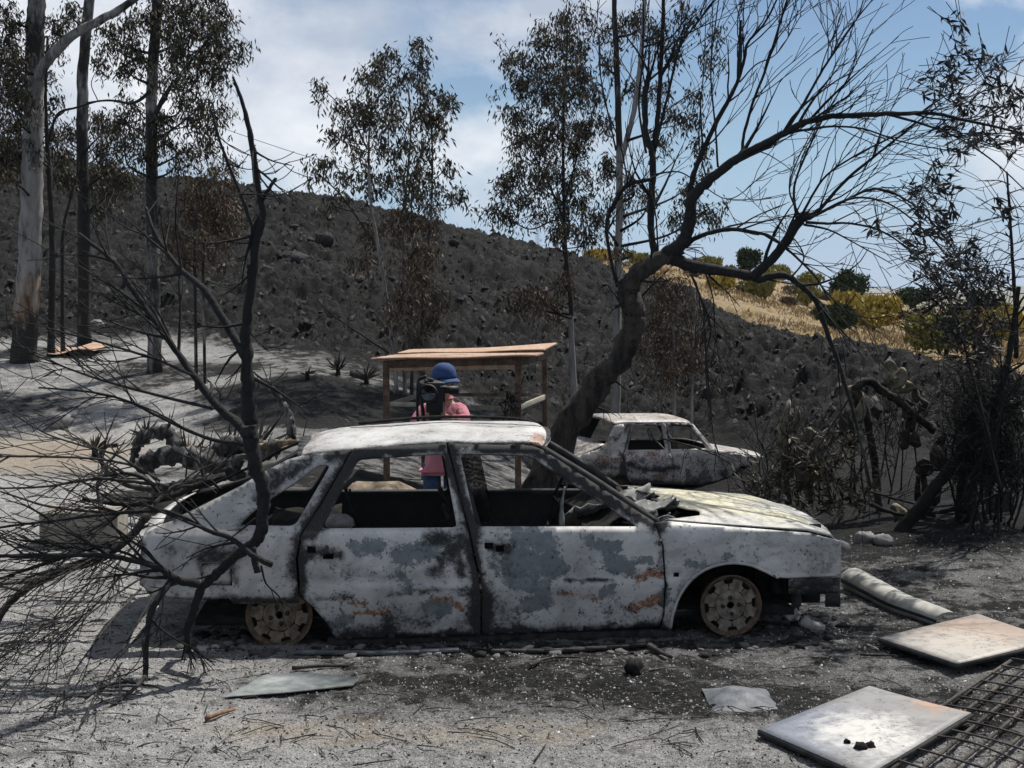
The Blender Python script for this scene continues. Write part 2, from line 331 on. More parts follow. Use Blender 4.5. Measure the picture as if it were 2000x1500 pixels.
def fill(outer, holes, step):
    """constrained triangulation of a polygon with holes and a grid of inner points"""
    loops = [dens(outer, step)]+[dens(h, step) for h in holes]; pts, ed = [], []
    for lp in loops:
        n0 = len(pts); pts += lp; ed += [(n0+i, n0+(i+1) % len(lp)) for i in range(len(lp))]
    def inside(p, poly):
        c = False
        for i in range(len(poly)):
            (x1, y1), (x2, y2) = poly[i-1], poly[i]
            if (y1 > p[1]) != (y2 > p[1]) and p[0] < (x2-x1)*(p[1]-y1)/(y2-y1)+x1: c = not c
        return c
    xs, ys = [p[0] for p in outer], [p[1] for p in outer]
    allp = np.array(pts); nb = len(pts)
    for i, y in enumerate(np.arange(min(ys)+step/2, max(ys), step)):
        for x in np.arange(min(xs)+(step/2 if i % 2 else 0), max(xs), step):
            if inside((x, y), outer) and not any(inside((x, y), h) for h in holes) and np.min(np.hypot(allp[:, 0]-x, allp[:, 1]-y)) > step*.45: pts.append((x, y))
    r = geometry.delaunay_2d_cdt([Vector(p) for p in pts], ed, [], 0, 1e-6)
    V = [tuple(v) for v in r[0]]; F = []
    for t in r[2]:
        c = (sum(V[i][0] for i in t)/3, sum(V[i][1] for i in t)/3)
        if inside(c, outer) and not any(inside(c, h) for h in holes): F.append(tuple(t))
    return V, F
def paint(name, base, dark, peelc, rustc, tintc=(.48, .44, .30), speck=.62, mott=(.33, .62)):
    m, t, b = mat(name, .62, .35); g = G(t); co = g.pos()
    n1, n2, n3, n4 = g.noise(co, 2.6, 6, .62, .4), g.noise(co, 13, 6, .65), g.noise(co, 45, 4, .7), g.noise(co, 140, 3, .6)
    st = g.noise(co, 5, 7, .62, .6, stretch=(1, 1, 1.3))
    c = g.mix(g.mapr(n1, *mott), base, tuple(q*.66 for q in base)); c = g.mix(g.m('MULTIPLY', g.mapr(st, .46, .7), .75), c, tuple(q*.42 for q in base))
    c = g.mix(g.mapr(g.m('ADD', g.attr('tint'), g.m('MULTIPLY', g.m('SUBTRACT', n2, .5), .9)), .3, .8), c, tintc)
    k = g.m('ADD', g.m('MULTIPLY', g.m('SUBTRACT', n2, .5), 1.25), g.m('ADD', g.m('MULTIPLY', g.m('SUBTRACT', n3, .5), 1.3), g.m('MULTIPLY', g.m('SUBTRACT', n4, .5), .7)))
    rf = g.mapr(g.m('ADD', g.attr('rust'), g.m('MULTIPLY', k, 1.3)), .38, .75); c = g.mix(g.m('MULTIPLY', rf, .9), c, g.mix(g.mapr(n3, .4, .6), rustc, tuple(q*.4 for q in rustc)))
    pf = g.mapr(g.m('ADD', g.attr('peel'), k), .44, .58); c = g.mix(g.m('MULTIPLY', pf, .9), c, g.mix(g.mapr(n2, .35, .65), peelc, tuple(q*.62 for q in peelc)))
    sf = g.mapr(g.m('ADD', g.m('ADD', g.attr('soot'), g.m('MULTIPLY', g.mapr(n1, .5, .72), .38)), g.m('MULTIPLY', k, .75)), .12, .85, smooth=True); c = g.mix(g.m('MULTIPLY', sf, .97), c, g.mix(g.mapr(n3, .45, .68), dark, tuple(min(.1, q*2.0) for q in dark)))
    sp = g.m('MULTIPLY', g.mapr(n3, speck-.02, speck+.01), g.mapr(n2, .42, .55)); c = g.mix(g.m('MULTIPLY', sp, .9), c, dark)
    wp = g.m('MULTIPLY', g.mapr(n4, .62, .68), g.mapr(n2, .4, .6)); c = g.mix(g.m('MULTIPLY', wp, .35), c, (.4, .4, .39))
    g.l(c, b.inputs['Base Color']); g.l(g.mapr(sf, 0, 1, .5, .85), b.inputs['Roughness'])
    h = g.m('ADD', g.m('MULTIPLY', n3, .4), g.m('MULTIPLY', pf, -.5)); h = g.m('ADD', h, g.m('MULTIPLY', n1, 1.2)); g.bump(b, h, .45, .006)
    return m
M_pale = paint('scorched_pale_paint', (.50, .487, .462), (.010, .010, .010), (.135, .155, .16), (.27, .115, .045))
M_soot = simple('sooty_metal', (.007, .007, .007), (.032, .031, .030), 14, .8, .3, .5, .01)
M_inside = simple('burnt_interior', (.006, .006, .006), (.03, .028, .025), 9, .95, .1, .5, .01)
M_sheetgrey = simple('ash_coated_sheet', (.10, .10, .095), (.34, .33, .31), 7, .85, .2, .5, .01)
M_wheel = simple('scorched_rim_tan', (.075, .055, .036), (.21, .165, .112), 22, .75, .25, .4, .004)
M_wheelg = simple('scorched_rim_greybrown', (.075, .062, .048), (.22, .187, .15), 22, .75, .25, .4, .004)
M_rimlip = simple('rusty_rim_lip', (.05, .034, .024), (.13, .092, .06), 25, .85, .2, .5, .004)
M_black = simple('char_black', (.007, .007, .007), (.028, .027, .026), 20, .95, .1, .6, .01)

ANG = math.radians(4.6)
o0 = P(545, 1272, 8.30); o0[2] = 0
C1 = Car(o0, ANG, 1.70, [(-.05, .07), (.10, .035), (.30, .006), (.345, 0), (.36, .012), (.385, .014), (.40, .002), (.58, .006), (.635, .02), (.70, .062), (.72, .075), (1.17, .27), (1.4, .33)])
car1 = thing('burnt_hatchback_car', 'burnt-out pale five-door hatchback car without glass or tyres, resting on bare rims', 'car', C1.O, ANG)
SOOT = [(872, 867, 917, 1040, 15, 1.3), (917, 1040, 940, 1160, 17, 1.2), (940, 1160, 942, 1240, 24, 1.3), (690, 888, 606, 1035, 26, 1.1), (700, 886, 872, 870, 15, 1.4), (893, 868, 1048, 876, 13, 1.3), (880, 880, 912, 1035, 15, 1.0),
 (588, 1050, 585, 1160, 17, 1.0), (600, 1072, 665, 1085, 13, .75), (1050, 880, 1285, 1025, 18, 1.4), (655, 1246, 1290, 1230, 13, 1.15), (620, 1205, 660, 1250, 10, .8), (395, 1084, 440, 1086, 24, .62), (457, 1096, 458, 1136, 12, .6), (560, 1090, 575, 1160, 30, .35), (300, 1130, 440, 1150, 26, .3), (330, 1060, 350, 1075, 16, .4), (640, 1110, 720, 1120, 30, .3), (960, 1200, 1010, 1215, 26, .45), (1180, 1180, 1230, 1200, 20, .35), (1450, 1070, 1600, 1110, 40, .22), (760, 1210, 900, 1215, 22, .35), (590, 905, 512, 965, 24, .8), (640, 890, 690, 880, 14, .9),
 (300, 1168, 585, 1178, 11, .95), (840, 1052, 905, 1060, 20, .85), (885, 1075, 845, 1112, 16, .85), (890, 1060, 905, 1120, 12, .8), (960, 1070, 1000, 1070, 12, .8), (1290, 1030, 1296, 1215, 4, .7), (1340, 1140, 1310, 1215, 12, .6), (1100, 1138, 1200, 1136, 4, .9), (275, 1060, 280, 1140, 10, .6), (470, 1025, 500, 1000, 12, .5), (640, 1235, 760, 1225, 12, .7), (1060, 1225, 1200, 1222, 10, .7), (620, 1165, 690, 1162, 8, .6), (770, 1160, 940, 1148, 6, .7)]
PEEL = [(1012, 1052, 1062, 1058, 26), (1010, 1095, 1080, 1105, 34), (1000, 1135, 1062, 1145, 20), (1025, 1185, 1062, 1165, 20), (1140, 1060, 1208, 1065, 13), (1195, 1095, 1222, 1112, 25), (1245, 1098, 1272, 1098, 13), (1342, 1102, 1380, 1098, 9), (1410, 1087, 1420, 1087, 9), (1168, 1157, 1195, 1158, 11), (700, 1075, 745, 1068, 20, .85), (780, 1085, 860, 1068, 24, .9), (640, 1215, 682, 1210, 13), (830, 1183, 870, 1190, 14), (778, 1120, 800, 1150, 16, .75), (960, 1090, 985, 1120, 18, .6), (1296, 1155, 1302, 1180, 9), (750, 1140, 930, 1160, 6, .6), (1150, 1200, 1210, 1195, 12, .6)]
RUST = [(700, 1195, 760, 1195, 9), (840, 1175, 905, 1180, 10), (1235, 1185, 1290, 1172, 14), (1245, 1130, 1290, 1124, 9), (670, 1165, 720, 1172, 8, .8), (1000, 855, 1052, 868, 12), (600, 885, 640, 868, 8, .7), (1090, 1160, 1180, 1165, 7, .7), (660, 1243, 900, 1245, 6, .6), (1180, 1215, 1290, 1215, 7, .55)]
def taper(p):   # the far rear pillar leans in towards the tail
    k = np.clip((p[2]-.66)/.4, 0, 1)*np.clip((C1.side(660, 900)[0]-p[0])/.7, 0, 1); return p-np.array([0, .42*k, .13*k])
def flank(name, car, outer, holes, m, step=9, solid=.02, mirror=False, extra=0., segs=(SOOT, PEEL, RUST), root=None):
    V, F = fill(outer, holes, step); px, py = np.array([v[0] for v in V]), np.array([v[1] for v in V])
    q = np.array([car.side(a, b, extra) for a, b in V])
    if mirror:
        q[:, 1] = car.W-q[:, 1]
        if name == 'rear_quarter_panel' and car is C1: q = np.array([taper(p) for p in q])
    ed_ = np.full(len(px), 99.)
    for a_, b_ in zip(outer, outer[1:]+outer[:1]): ed_ = np.minimum(ed_, segd(px, py, (*a_, *b_)))
    es = .50*np.exp(-(ed_/(8 if car is C1 else 4))**2)*(.35 if name == 'front_wing' else 1)
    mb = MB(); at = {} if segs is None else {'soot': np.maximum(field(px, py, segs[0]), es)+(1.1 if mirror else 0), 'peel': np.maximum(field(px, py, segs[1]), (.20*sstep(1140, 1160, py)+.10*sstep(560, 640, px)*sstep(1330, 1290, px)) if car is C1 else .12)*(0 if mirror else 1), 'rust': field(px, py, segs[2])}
    mb.add(q, F, **at); return mb.build(name, m, root, True, solid, off=np.zeros(3))
HOLE_Q = rounded([(466, 1027), (576, 1029), (646, 909), (622, 908), (578, 942), (500, 994)], 12)
HOLE_R = rounded([(700, 897), (866, 886), (893, 1032), (627, 1034)], 10)
HOLE_F = rounded([(898, 886), (1034, 890), (1248, 1030), (930, 1030)], 12)
QUART = [(282, 1047), (325, 1021), (374, 999), (471, 950), (512, 924), (561, 899), (589, 891), (687, 878), (624, 987), (586, 1047), (578, 1092), (583, 1176), (456, 1178), (448, 1168), (381, 1171), (299, 1164), (273, 1140), (276, 1062)]
RDOOR = [(691, 877), (871, 867), (914, 1040), (934, 1126), (938, 1160), (938, 1240), (655, 1246), (636, 1212), (608, 1180), (588, 1162), (582, 1092), (590, 1047), (628, 987)]
FDOOR = [(875, 867), (1040, 872), (1060, 880), (1276, 1020), (1292, 1064), (1297, 1140), (1294, 1200), (1286, 1222), (942, 1238), (942, 1160), (938, 1126), (919, 1040)]
FEND = [(1279, 1021), (1304, 1019), (1420, 1029), (1580, 1041), (1642, 1057), (1641, 1125), (1536, 1129), (1520, 1128), (1492, 1114), (1460, 1102), (1420, 1100), (1380, 1111), (1348, 1134), (1326, 1166), (1314, 1200), (1309, 1227), (1290, 1227), (1298, 1200), (1301, 1140), (1296, 1064)]
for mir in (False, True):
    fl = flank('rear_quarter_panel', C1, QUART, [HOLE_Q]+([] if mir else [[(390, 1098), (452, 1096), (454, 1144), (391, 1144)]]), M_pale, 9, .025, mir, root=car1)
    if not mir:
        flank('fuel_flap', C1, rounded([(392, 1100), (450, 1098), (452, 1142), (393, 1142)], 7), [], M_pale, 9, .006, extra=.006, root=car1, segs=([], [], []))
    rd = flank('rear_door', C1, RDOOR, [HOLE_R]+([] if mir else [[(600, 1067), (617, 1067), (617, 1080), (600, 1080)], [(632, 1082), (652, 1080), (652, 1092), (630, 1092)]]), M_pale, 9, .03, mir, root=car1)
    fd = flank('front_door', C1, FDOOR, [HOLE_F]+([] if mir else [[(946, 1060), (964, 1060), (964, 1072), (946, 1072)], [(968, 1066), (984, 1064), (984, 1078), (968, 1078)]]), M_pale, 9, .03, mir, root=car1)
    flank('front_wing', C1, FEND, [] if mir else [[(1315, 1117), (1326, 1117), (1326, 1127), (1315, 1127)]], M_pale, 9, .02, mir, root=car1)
    if not mir:
        for dr, cx, cy, w in ((rd, 625, 1080, 30), (fd, 966, 1070, 26)):   # bare sockets of the burnt door handles
            mb = MB(); p = C1.side(cx, cy, .035); mb.box(p, (.15, .012, .06)); mb.build('handle_socket', M_black, dr, off=np.zeros(3))
    # sill, A pillar, wheel-arch liners
    mb = MB(); n = 18
    for i in range(n):
        a, b = [C1.side(640+(1310-640)*(i+e)/n, 1252-16*(i+e)/n, .02) for e in (0, 1)]
        if mir: a[1], b[1] = C1.W-a[1], C1.W-b[1]
        mb.bar(a-np.array([0, 0, .012]), b-np.array([0, 0, .012])+np.array([.002, 0, 0]), .06, .075)
    mb.build('sill', M_soot, car1, off=np.zeros(3))
    a, b = C1.side(1056, 876, .02), C1.side(1284, 1023, .04)
    if mir: a[1], b[1] = C1.W-a[1], C1.W-b[1]
    mb = MB(); m_ = (a+b)/2+np.array([.0, 0, .012]); mb.tube(smooth_pl([a, m_, b], 8), .03, 6); mb.build('windscreen_pillar', M_soot, car1, True, off=np.zeros(3))
    a, b = C1.side(884, 874, .07), C1.side(935, 1050, .07)
    if mir: a[1], b[1] = C1.W-a[1], C1.W-b[1]
    mb = MB(); mb.bar(a, b, .05, .05); mb.build('centre_pillar', M_soot, car1, off=np.zeros(3))
# flare of the near front arch
arch = [(1309, 1227), (1314, 1200), (1326, 1166), (1348, 1134), (1380, 1111), (1420, 1100), (1460, 1102), (1492, 1114), (1520, 1128)]
mb = MB(); mb.tube(smooth_pl([C1.side(x, y, -.004) for x, y in arch], 4), .011, 6); mb.build('wheel_arch_lip', M_pale, car1, True, off=np.zeros(3))
# roof: lofted across the width
edge = [(589, 891), (605, 888), (640, 884), (690, 878), (780, 871), (872, 866), (960, 866), (1020, 867), (1048, 871), (1062, 878)]
E = smooth_pl([C1.side(x, y) for x, y in edge], 4); nn = 22; g_ = []; so, ru = [], []
for i, e in enumerate(E):
    t = i/(len(E)-1); row = []
    for j in range(nn):
        s_ = j/(nn-1); y = e[1]+(C1.W-2*e[1])*s_; cr = .062*(1-abs(2*s_-1)**2.6)*min(1, .35+2.6*t)*min(1, .45+5*(1-t)); bow = .10*(1-(2*s_-1)**2)
        row.append((e[0]+bow*(t-.08)*(1 if t > .5 else .4), y, e[2]+cr+.004*math.sin(9*e[0]+4*s_)*math.sin(5*y)))
    g_.append(row)
g_ = np.array(g_); pxx = np.interp(np.arange(len(E)), np.arange(len(edge))*4, [q[0] for q in edge])[:, None]+np.zeros((1, nn)); ss = np.linspace(0, 1, nn)[None, :]+np.zeros((len(E), 1))
mb = MB(); mb.grid(g_, soot=.10+.35*np.exp(-((ss-0)/.03)**2)*(pxx > 700)+.3*(np.exp(-((pxx-600)/25)**2)), rust=1.1*np.exp(-((pxx-1045)/16)**2-((ss-.06)/.16)**2)+.5*np.exp(-((pxx-610)/20)**2), peel=.12)
roof = mb.build('roof', M_pale, car1, True, .012, off=np.zeros(3))
mb = MB(); mb.tube([g_[len(E)-5-k, 9+k//6]+np.array([0, 0, .006]) for k in range(0, 22)], .0045, 5); mb.build('trim_strip', M_black, roof, off=np.zeros(3))
mb = MB(); mb.tube([g_[12+k, 17]+np.array([0, 0, .022+.012*math.sin(k*.2)]) for k in range(0, 24)], .011, 5); mb.build('warped_trim_strip', M_black, roof, off=np.zeros(3))
# windscreen header, rear hatch frame, rear panel
def strip(name, a, b, w, h, m, k=10, sag=0.):
    mb = MB(); pts = [a*(1-t)+b*t+np.array([sag*4*t*(1-t), 0, .05*4*t*(1-t)]) for t in np.linspace(0, 1, k)]
    for p, q in zip(pts[:-1], pts[1:]): mb.bar(p, q, w, h)
    return mb.build(name, m, car1, off=np.zeros(3))
def mir(p): return np.array([p[0], C1.W-p[1], p[2]])
p = C1.side(1052, 876, .03); strip('windscreen_header', p, mir(p), .07, .035, M_soot, sag=.09)
p = C1.side(592, 894, .02); strip('tailgate_header', p+np.array([0, 0, -.01]), mir(p)+np.array([0, 0, -.01]), .07, .03, M_soot, sag=-.02)
hl = [C1.side(x, y, .04) for x, y in ((586, 896), (512, 928), (471, 954), (374, 1003), (300, 1040))]
tg = None
for f_ in (lambda q: q, mir):
    mb = MB(); mb.tube(smooth_pl([taper(f_(q)) if f_ is mir else f_(q) for q in hl], 4), .016, 6)
    o = mb.build('tailgate_frame' if tg is None else 'frame_rail', M_soot, car1 if tg is None else tg, True, off=np.zeros(3)); tg = tg or o
    mb = MB(); mb.tube(smooth_pl([f_(q)+np.array([.0, .03 if f_ is not mir else -.03, .008]) for q in hl], 4), .010, 5); mb.build('rubber_seal', M_black, tg, True, off=np.zeros(3))
p = C1.side(300, 1042, .04); mb = MB(); rw = []
for (x, y) in ((318, 1032), (288, 1046), (279, 1062), (275, 1100), (274, 1138), (300, 1165)):
    a = C1.side(x, y, .01); rw.append([a*(1-t)+mir(a)*t+np.array([-.07*4*t*(1-t), 0, 0]) for t in np.linspace(0, 1, 14)])
mb.grid(rw, soot=.3); mb.build('tailgate_panel', M_pale, car1, True, .01, off=np.zeros(3))
mb = MB(); mb.grid([[C1.side(x, y, -.003) for x in (277, 284, 291)] for y in (1094, 1115, 1146)]); mb.build('tail_light_socket', M_black, car1, off=np.zeros(3), solid=.012)
# bonnet: profile from the wing line, crowned, with the burnt-out hole at its rear corner
wl = np.array([C1.side(x, y) for x, y in ((1230, 1012), (1304, 1019), (1420, 1029), (1580, 1041), (1642, 1057))])
def zh(x, y):
    s_ = (y-.07)/(C1.W-.14); t = np.clip((x-wl[1, 0])/(wl[-1, 0]-wl[1, 0]), 0, 1)
    return float(np.interp(x, wl[:, 0], wl[:, 2])+.055*(1-abs(2*np.clip(s_, 0, 1)-1)**2.2)*(1-.5*t**3)+.012*(1-np.clip((y-.05)/.1, 0, 1)))
x0, x1 = wl[1, 0], wl[-1, 0]
out = [(x0, .075), (x0+.4, .07), (x1-.12, .07), (x1-.02, .10), (x1+.02, .35), (x1+.035, .85), (x1+.02, 1.35), (x1-.02, 1.6), (x1-.12, 1.63), (x0+.4, 1.63), (x0+.02, 1.63), (x0-.02, 1.45), (x0+.05, 1.25), (x0-.02, 1.1), (x0+.12, .95), (x0+.03, .8), (x0+.16, .66), (x0+.08, .52), (x0+.2, .45), (x0+.26, .36), (x0+.24, .25), (x0+.12, .17)]
V, F = fill(out, [], .035); V = np.array(V); z = np.array([zh(a, b) for a, b in V]); nb = fbm(V[:, 0]*9, V[:, 1]*9, 2)
rear = np.exp(-(np.maximum(V[:, 0]-x0-.1, 0)/.12)**2)*sstep(.2, .5, V[:, 1]); z = z+rear*(.06*(nb-.4)-.02)
hx, hy = (V[:, 0]-x0)/(x1-x0), V[:, 1]
tint = .35+.7*np.exp(-((hx-.32)/.22)**2-((hy-.85)/.4)**2)+.6*np.exp(-((hx-.75)/.25)**2-((hy-.45)/.16)**2)+.5*np.exp(-((hx-.6)/.35)**2-((hy-1.2)/.35)**2)
mb = MB(); mb.add(np.column_stack([V, z]), F, soot=.5*np.exp(-((hx-.0)/.1)**2)*(hy > .3)+.12, tint=tint, peel=0*hx); mb.build('bonnet', M_pale, car1, True, .008, off=np.zeros(3))
# crumpled cowl pieces behind the bonnet
for k, (cx, cy, w, h) in enumerate(((x0+.0, .62, .30, .36), (x0-.06, 1.12, .26, .5))):
    u, v_ = np.meshgrid(np.linspace(-.5, .5, 12), np.linspace(-.5, .5, 14), indexing='ij'); q = fbm(u*6+k*5, v_*6, 2)-.5
    g_ = np.stack([cx+u*w+.08*q, cy+v_*h, .70+.10*q+.06*u+.03*np.sin(9*v_+k)], -1); mb = MB(); mb.grid(g_); mb.build('crumpled_cowl_piece', M_sheetgrey, car1, True, .006, off=np.zeros(3))
mb = MB()
for k in range(46):
    a = np.array([x0+rnd.uniform(-.12, .16), rnd.uniform(.12, .75), rnd.uniform(.52, .66)]); mb.tube(smooth_pl([a, a+np.array([rnd.uniform(-.1, .1), rnd.uniform(-.1, .1), rnd.uniform(-.05, .07)]), a+np.array([rnd.uniform(-.2, .2), rnd.uniform(-.15, .15), rnd.uniform(-.1, .05)])], 3), rnd.uniform(.006, .02), 5)
o = mb.build('burnt_wiring', simple('ash_flecked_wiring', (.012, .012, .012), (.22, .22, .21), 16, .9, .2, .6, .01), car1, True, off=np.zeros(3)); o['kind'] = 'stuff'
# underbody, engine bay, inner wings, cabin
xr, xf = C1.side(290, 1100)[0], C1.side(1640, 1090)[0]
mb = MB(); mb.box(((xr+xf)/2, .85, .12), (xf-xr-.5, 1.5, .04)); mb.box((xr+.36, .85, .30), (.7, 1.5, .03)); mb.box((xr+.72, .85, .2), (.03, 1.5, .2)); mb.build('floor_pan', M_inside, car1, off=np.zeros(3))
xb = C1.side(1290, 1050)[0]; mb = MB(); mb.box((xb-.02, .85, .40), (.03, 1.52, .60)); mb.build('bulkhead', M_inside, car1, off=np.zeros(3))
mb = MB(); mb.box((xb+.5, .85, .36), (.55, .6, .36)); mb.box((xb+.45, .85, .58), (.4, .22, .1)); mb.tube([(xb+.3, .6, .5), (xb+.75, .6, .5)], .05, 8); mb.build('engine_block', M_inside, car1, off=np.zeros(3), bevel=.03)
xh = C1.side(1428, 1210)[0]
for wx in (0.0, xh):
    for f_ in (1, -1):
        mb = MB(); c_ = (wx+.0, .24 if f_ > 0 else C1.W-.24, .22); mb.lathe([(.36, -.16), (.36, .16), (.02, .16)] if f_ > 0 else [(.36, .16), (.36, -.16), (.02, -.16)], c_, 'y', 20, 0, math.pi); mb.build('wheel_arch_liner', M_inside, car1, True, off=np.zeros(3))
# exposed front crossmember under the wing
mb = MB(); pts = [C1.side(x, 1142, .05) for x in (1535, 1560, 1600, 1636)]
mb.grid([[C1.side(x, y, .03+(.05 if y > 1150 else 0)) for x in np.linspace(1540, 1640, 9)] for y in (1128, 1140, 1152, 1160)], soot=.7, peel=.2)
mb.grid([[C1.side(x+(y-1160)*.0, min(y, 1160+(x-1600)*1.0+30), .06) for x in np.linspace(1612, 1641, 4)] for y in (1158, 1170, 1185)], soot=.9)
mb.build('front_crossmember', M_pale, car1, True, .01, off=np.zeros(3))
a = C1.side(1641, 1090, .03); mb = MB(); mb.grid([[np.array([a[0]+.03*math.sin(math.pi*t), a[1]+(C1.W-2*a[1])*t, z]) for t in np.linspace(0, 1, 12)] for z in (.38, .45, .52, wl[-1, 2]-.015)], soot=.3); mb.build('front_panel', M_pale, car1, True, .01, off=np.zeros(3))
q = C1.side(1648, 1066, .05); mb = MB(); mb.tube(smooth_pl([q+np.array([-.03, .0, .02]), q+np.array([.03, .03, -.01]), q+np.array([.04, .09, -.02])], 5), .022, 6); mb.build('grille_edge', M_sheetgrey, car1, True, off=np.zeros(3))
# dangling hoses and the strut beneath the nose
for (pl_, r_, nm) in ((((1558, 1128), (1552, 1150), (1556, 1175), (1548, 1195)), .028, 'strut'), (((1535, 1205), (1546, 1196), (1556, 1192)), .036, 'hose_end'), (((1565, 1210), (1585, 1222), (1607, 1230)), .034, 'hose_end')):
    pp = smooth_pl([C1.at(x, y, .16) for x, y in pl_], 5); mb = MB(); mb.tube(pp, r_*(1+.12*(np.arange(len(pp)) % 2)), 12, cap=False); mb.tube(pp, r_*.8, 12, cap=True); mb.build(nm, M_soot if nm == 'strut' else M_sheetgrey, car1, off=np.zeros(3))
# dashboard with melted sheet, steering wheel, seats
mb = MB(); u, v_ = np.meshgrid(np.linspace(0, 1, 14), np.linspace(0, 1, 22), indexing='ij'); q = fbm(u*4, v_*7, 3)-.5
mb.grid(np.stack([xb-.42+.4*u, .15+1.4*v_, .60+.10*np.sin(u*2.2)+.12*q], -1)); mb.build('melted_dashboard', M_inside, car1, True, .01, off=np.zeros(3))
mb = MB(); rr = [C1.at(x, y, .55) for x, y in ((1098, 1010), (1120, 992), (1150, 988), (1185, 980), (1200, 985))]; rw = []
for k in range(7): rw.append([p+np.array([.02*math.sin(3*k+i), .05*k, -.03*k+.015*math.sin(2.3*i+k)]) for i, p in enumerate(smooth_pl(rr, 3))])
mb.grid(rw); mb.build('draped_ash_sheet', M_sheetgrey, car1, True, .006, off=np.zeros(3))
a = C1.at(1098, 1028, .5); mb = MB(); mb.tube(smooth_pl([a, a+np.array([.0, .02, .13]), a+np.array([.02, .03, .25])], 4), [.02]*3+[.012]*3+[.006]*3, 5); mb.build('bent_strip', M_sheetgrey, car1, True, off=np.zeros(3))
def seat(x, y):
    r_ = thing('seat_frame', None, None, (0, 0, 0)); r_.parent = car1
    for dy in (-.2, .2):
        mb = MB(); mb.tube(smooth_pl([(x+.4, y+dy, .22), (x, y+dy, .24), (x-.08, y+dy, .4), (x-.2, y+dy, .68)], 4), .014, 5); mb.build('side_rail', M_inside, r_, off=np.zeros(3))
    mb = MB(); mb.tube(smooth_pl([(x-.2, y-.2, .68), (x-.23, y-.1, .74), (x-.23, y+.1, .74), (x-.2, y+.2, .68)], 4), .014, 5)
    for k in range(5): mb.tube([(x-.05-.035*k, y-.2, .36+.07*k), (x-.05-.035*k, y+.2, .36+.07*k)], .005, 4)
    mb.build('back_springs', M_inside, r_, off=np.zeros(3))
xs = C1.side(930, 1040)[0]; seat(xs+.05, .45); seat(xs+.05, 1.25)
mb = MB(); mb.tube([(xs+.62+.19*.35*math.cos(t), 1.22+.19*math.sin(t), .66+.19*.94*math.cos(t)) for t in np.linspace(0, 2*math.pi, 25)], .011, 6); mb.tube([(xs+.62, 1.03, .66), (xs+.62, 1.41, .66)], .008, 5); mb.tube([(xs+.62, 1.22, .66), (xs+.95, 1.22, .5)], .02, 6); mb.build('steering_wheel', M_inside, car1, off=np.zeros(3))
a, b = C1.at(675, 955, .8), C1.at(703, 1032, .7); mb = MB(); mb.tube([a, b], .012, 5); mb.tube([C1.at(683, 955, .8), C1.at(690, 1032, .7)], .008, 5); mb.build('seat_belt_stay', M_inside, car1, off=np.zeros(3))
mb = MB(); u, v_ = np.meshgrid(np.linspace(0, 1, 10), np.linspace(0, 1, 20), indexing='ij'); mb.grid(np.stack([C1.side(500, 1030)[0]+.45*u, .2+1.3*v_, .56+.05*np.sin(u*5+v_*9)], -1)); mb.build('parcel_shelf', M_inside, car1, True, .01, off=np.zeros(3))
mb = MB(); c_ = C1.at(664, 1020, .35); mb.lathe([(.001, .05), (.05, .045), (.085, .02), (.09, -.02), (.05, -.05)], c_, 'z', 14); mb.build('scorched_headrest', M_sheetgrey, car1, True, off=np.zeros(3))
def wheel(x, z, m, flip=False, y=.10, sz=1., turn=0.):
    s_ = -1 if flip else 1; c_ = np.array([x, C1.W-y if flip else y, z])
    def L_(mb, prof, k=32, **kw): mb.lathe([(r*sz, -h*s_) for r, h in prof], c_, 'y', k, **kw)
    mb = MB(); L_(mb, [(.150, -.14), (.150, -.05), (.168, -.04), (.172, .035), (.190, .045), (.193, .06), (.186, .064), (.180, .05), (.163, .04), (.160, .012)]); w = mb.build('wheel', M_rimlip, car1, True, off=np.zeros(3))
    mb = MB(); L_(mb, [(.165, .012), (.118, .018), (.105, .03), (.02, .03)]); mb.build('wheel_disc', M_black, w, True, off=np.zeros(3))
    mb = MB(); L_(mb, [(.094, .028), (.094, .042), (.088, .047), (.080, .043), (.076, .048), (.024, .050), (.022, .036)]); mb.build('hub', m, w, False, off=np.zeros(3))
    for k in range(4):
        q = turn+k*math.pi/2; mb = MB(); cc = c_+np.array([.050*sz*math.cos(q), -.050*s_*sz, .050*sz*math.sin(q)]); mb.lathe([(.013*sz, .0), (.013*sz, -.007*s_), (.007*sz, -.007*s_), (.006*sz, .001)], cc, 'y', 8); mb.build('lug_nut', M_black, w, off=np.zeros(3))
    for k in range(8):   # raised trapezoid spokes with dark slots between them
        q = turn+.39+k*math.pi/4; mb = MB(); dn = .335
        pts = [(.104, -dn), (.104, dn), (.130, dn), (.136, dn*.56), (.161, dn*.5), (.161, -dn*.5), (.136, -dn*.56), (.130, -dn)]
        fr = [c_+np.array([r*sz*math.cos(q+a), -.043*s_*sz, r*sz*math.sin(q+a)]) for r, a in pts]; bk = [p+np.array([0, .026*s_, 0]) for p in fr]; n = len(pts)
        mb.add(fr+bk, [tuple(range(n))]+[(i, (i+1) % n, n+(i+1) % n, n+i) for i in range(n)]); mb.build('spoke', m, w, off=np.zeros(3), bevel=.004)
    return w
wr = C1.side(545, 1218); wheel(wr[0], .165, M_wheel, False, .10, 1.03, .25); wheel(xh, .175, M_wheelg, False, .10, .99, .1)
wheel(wr[0], .165, M_wheel, True); wheel(xh, .175, M_wheelg, True)

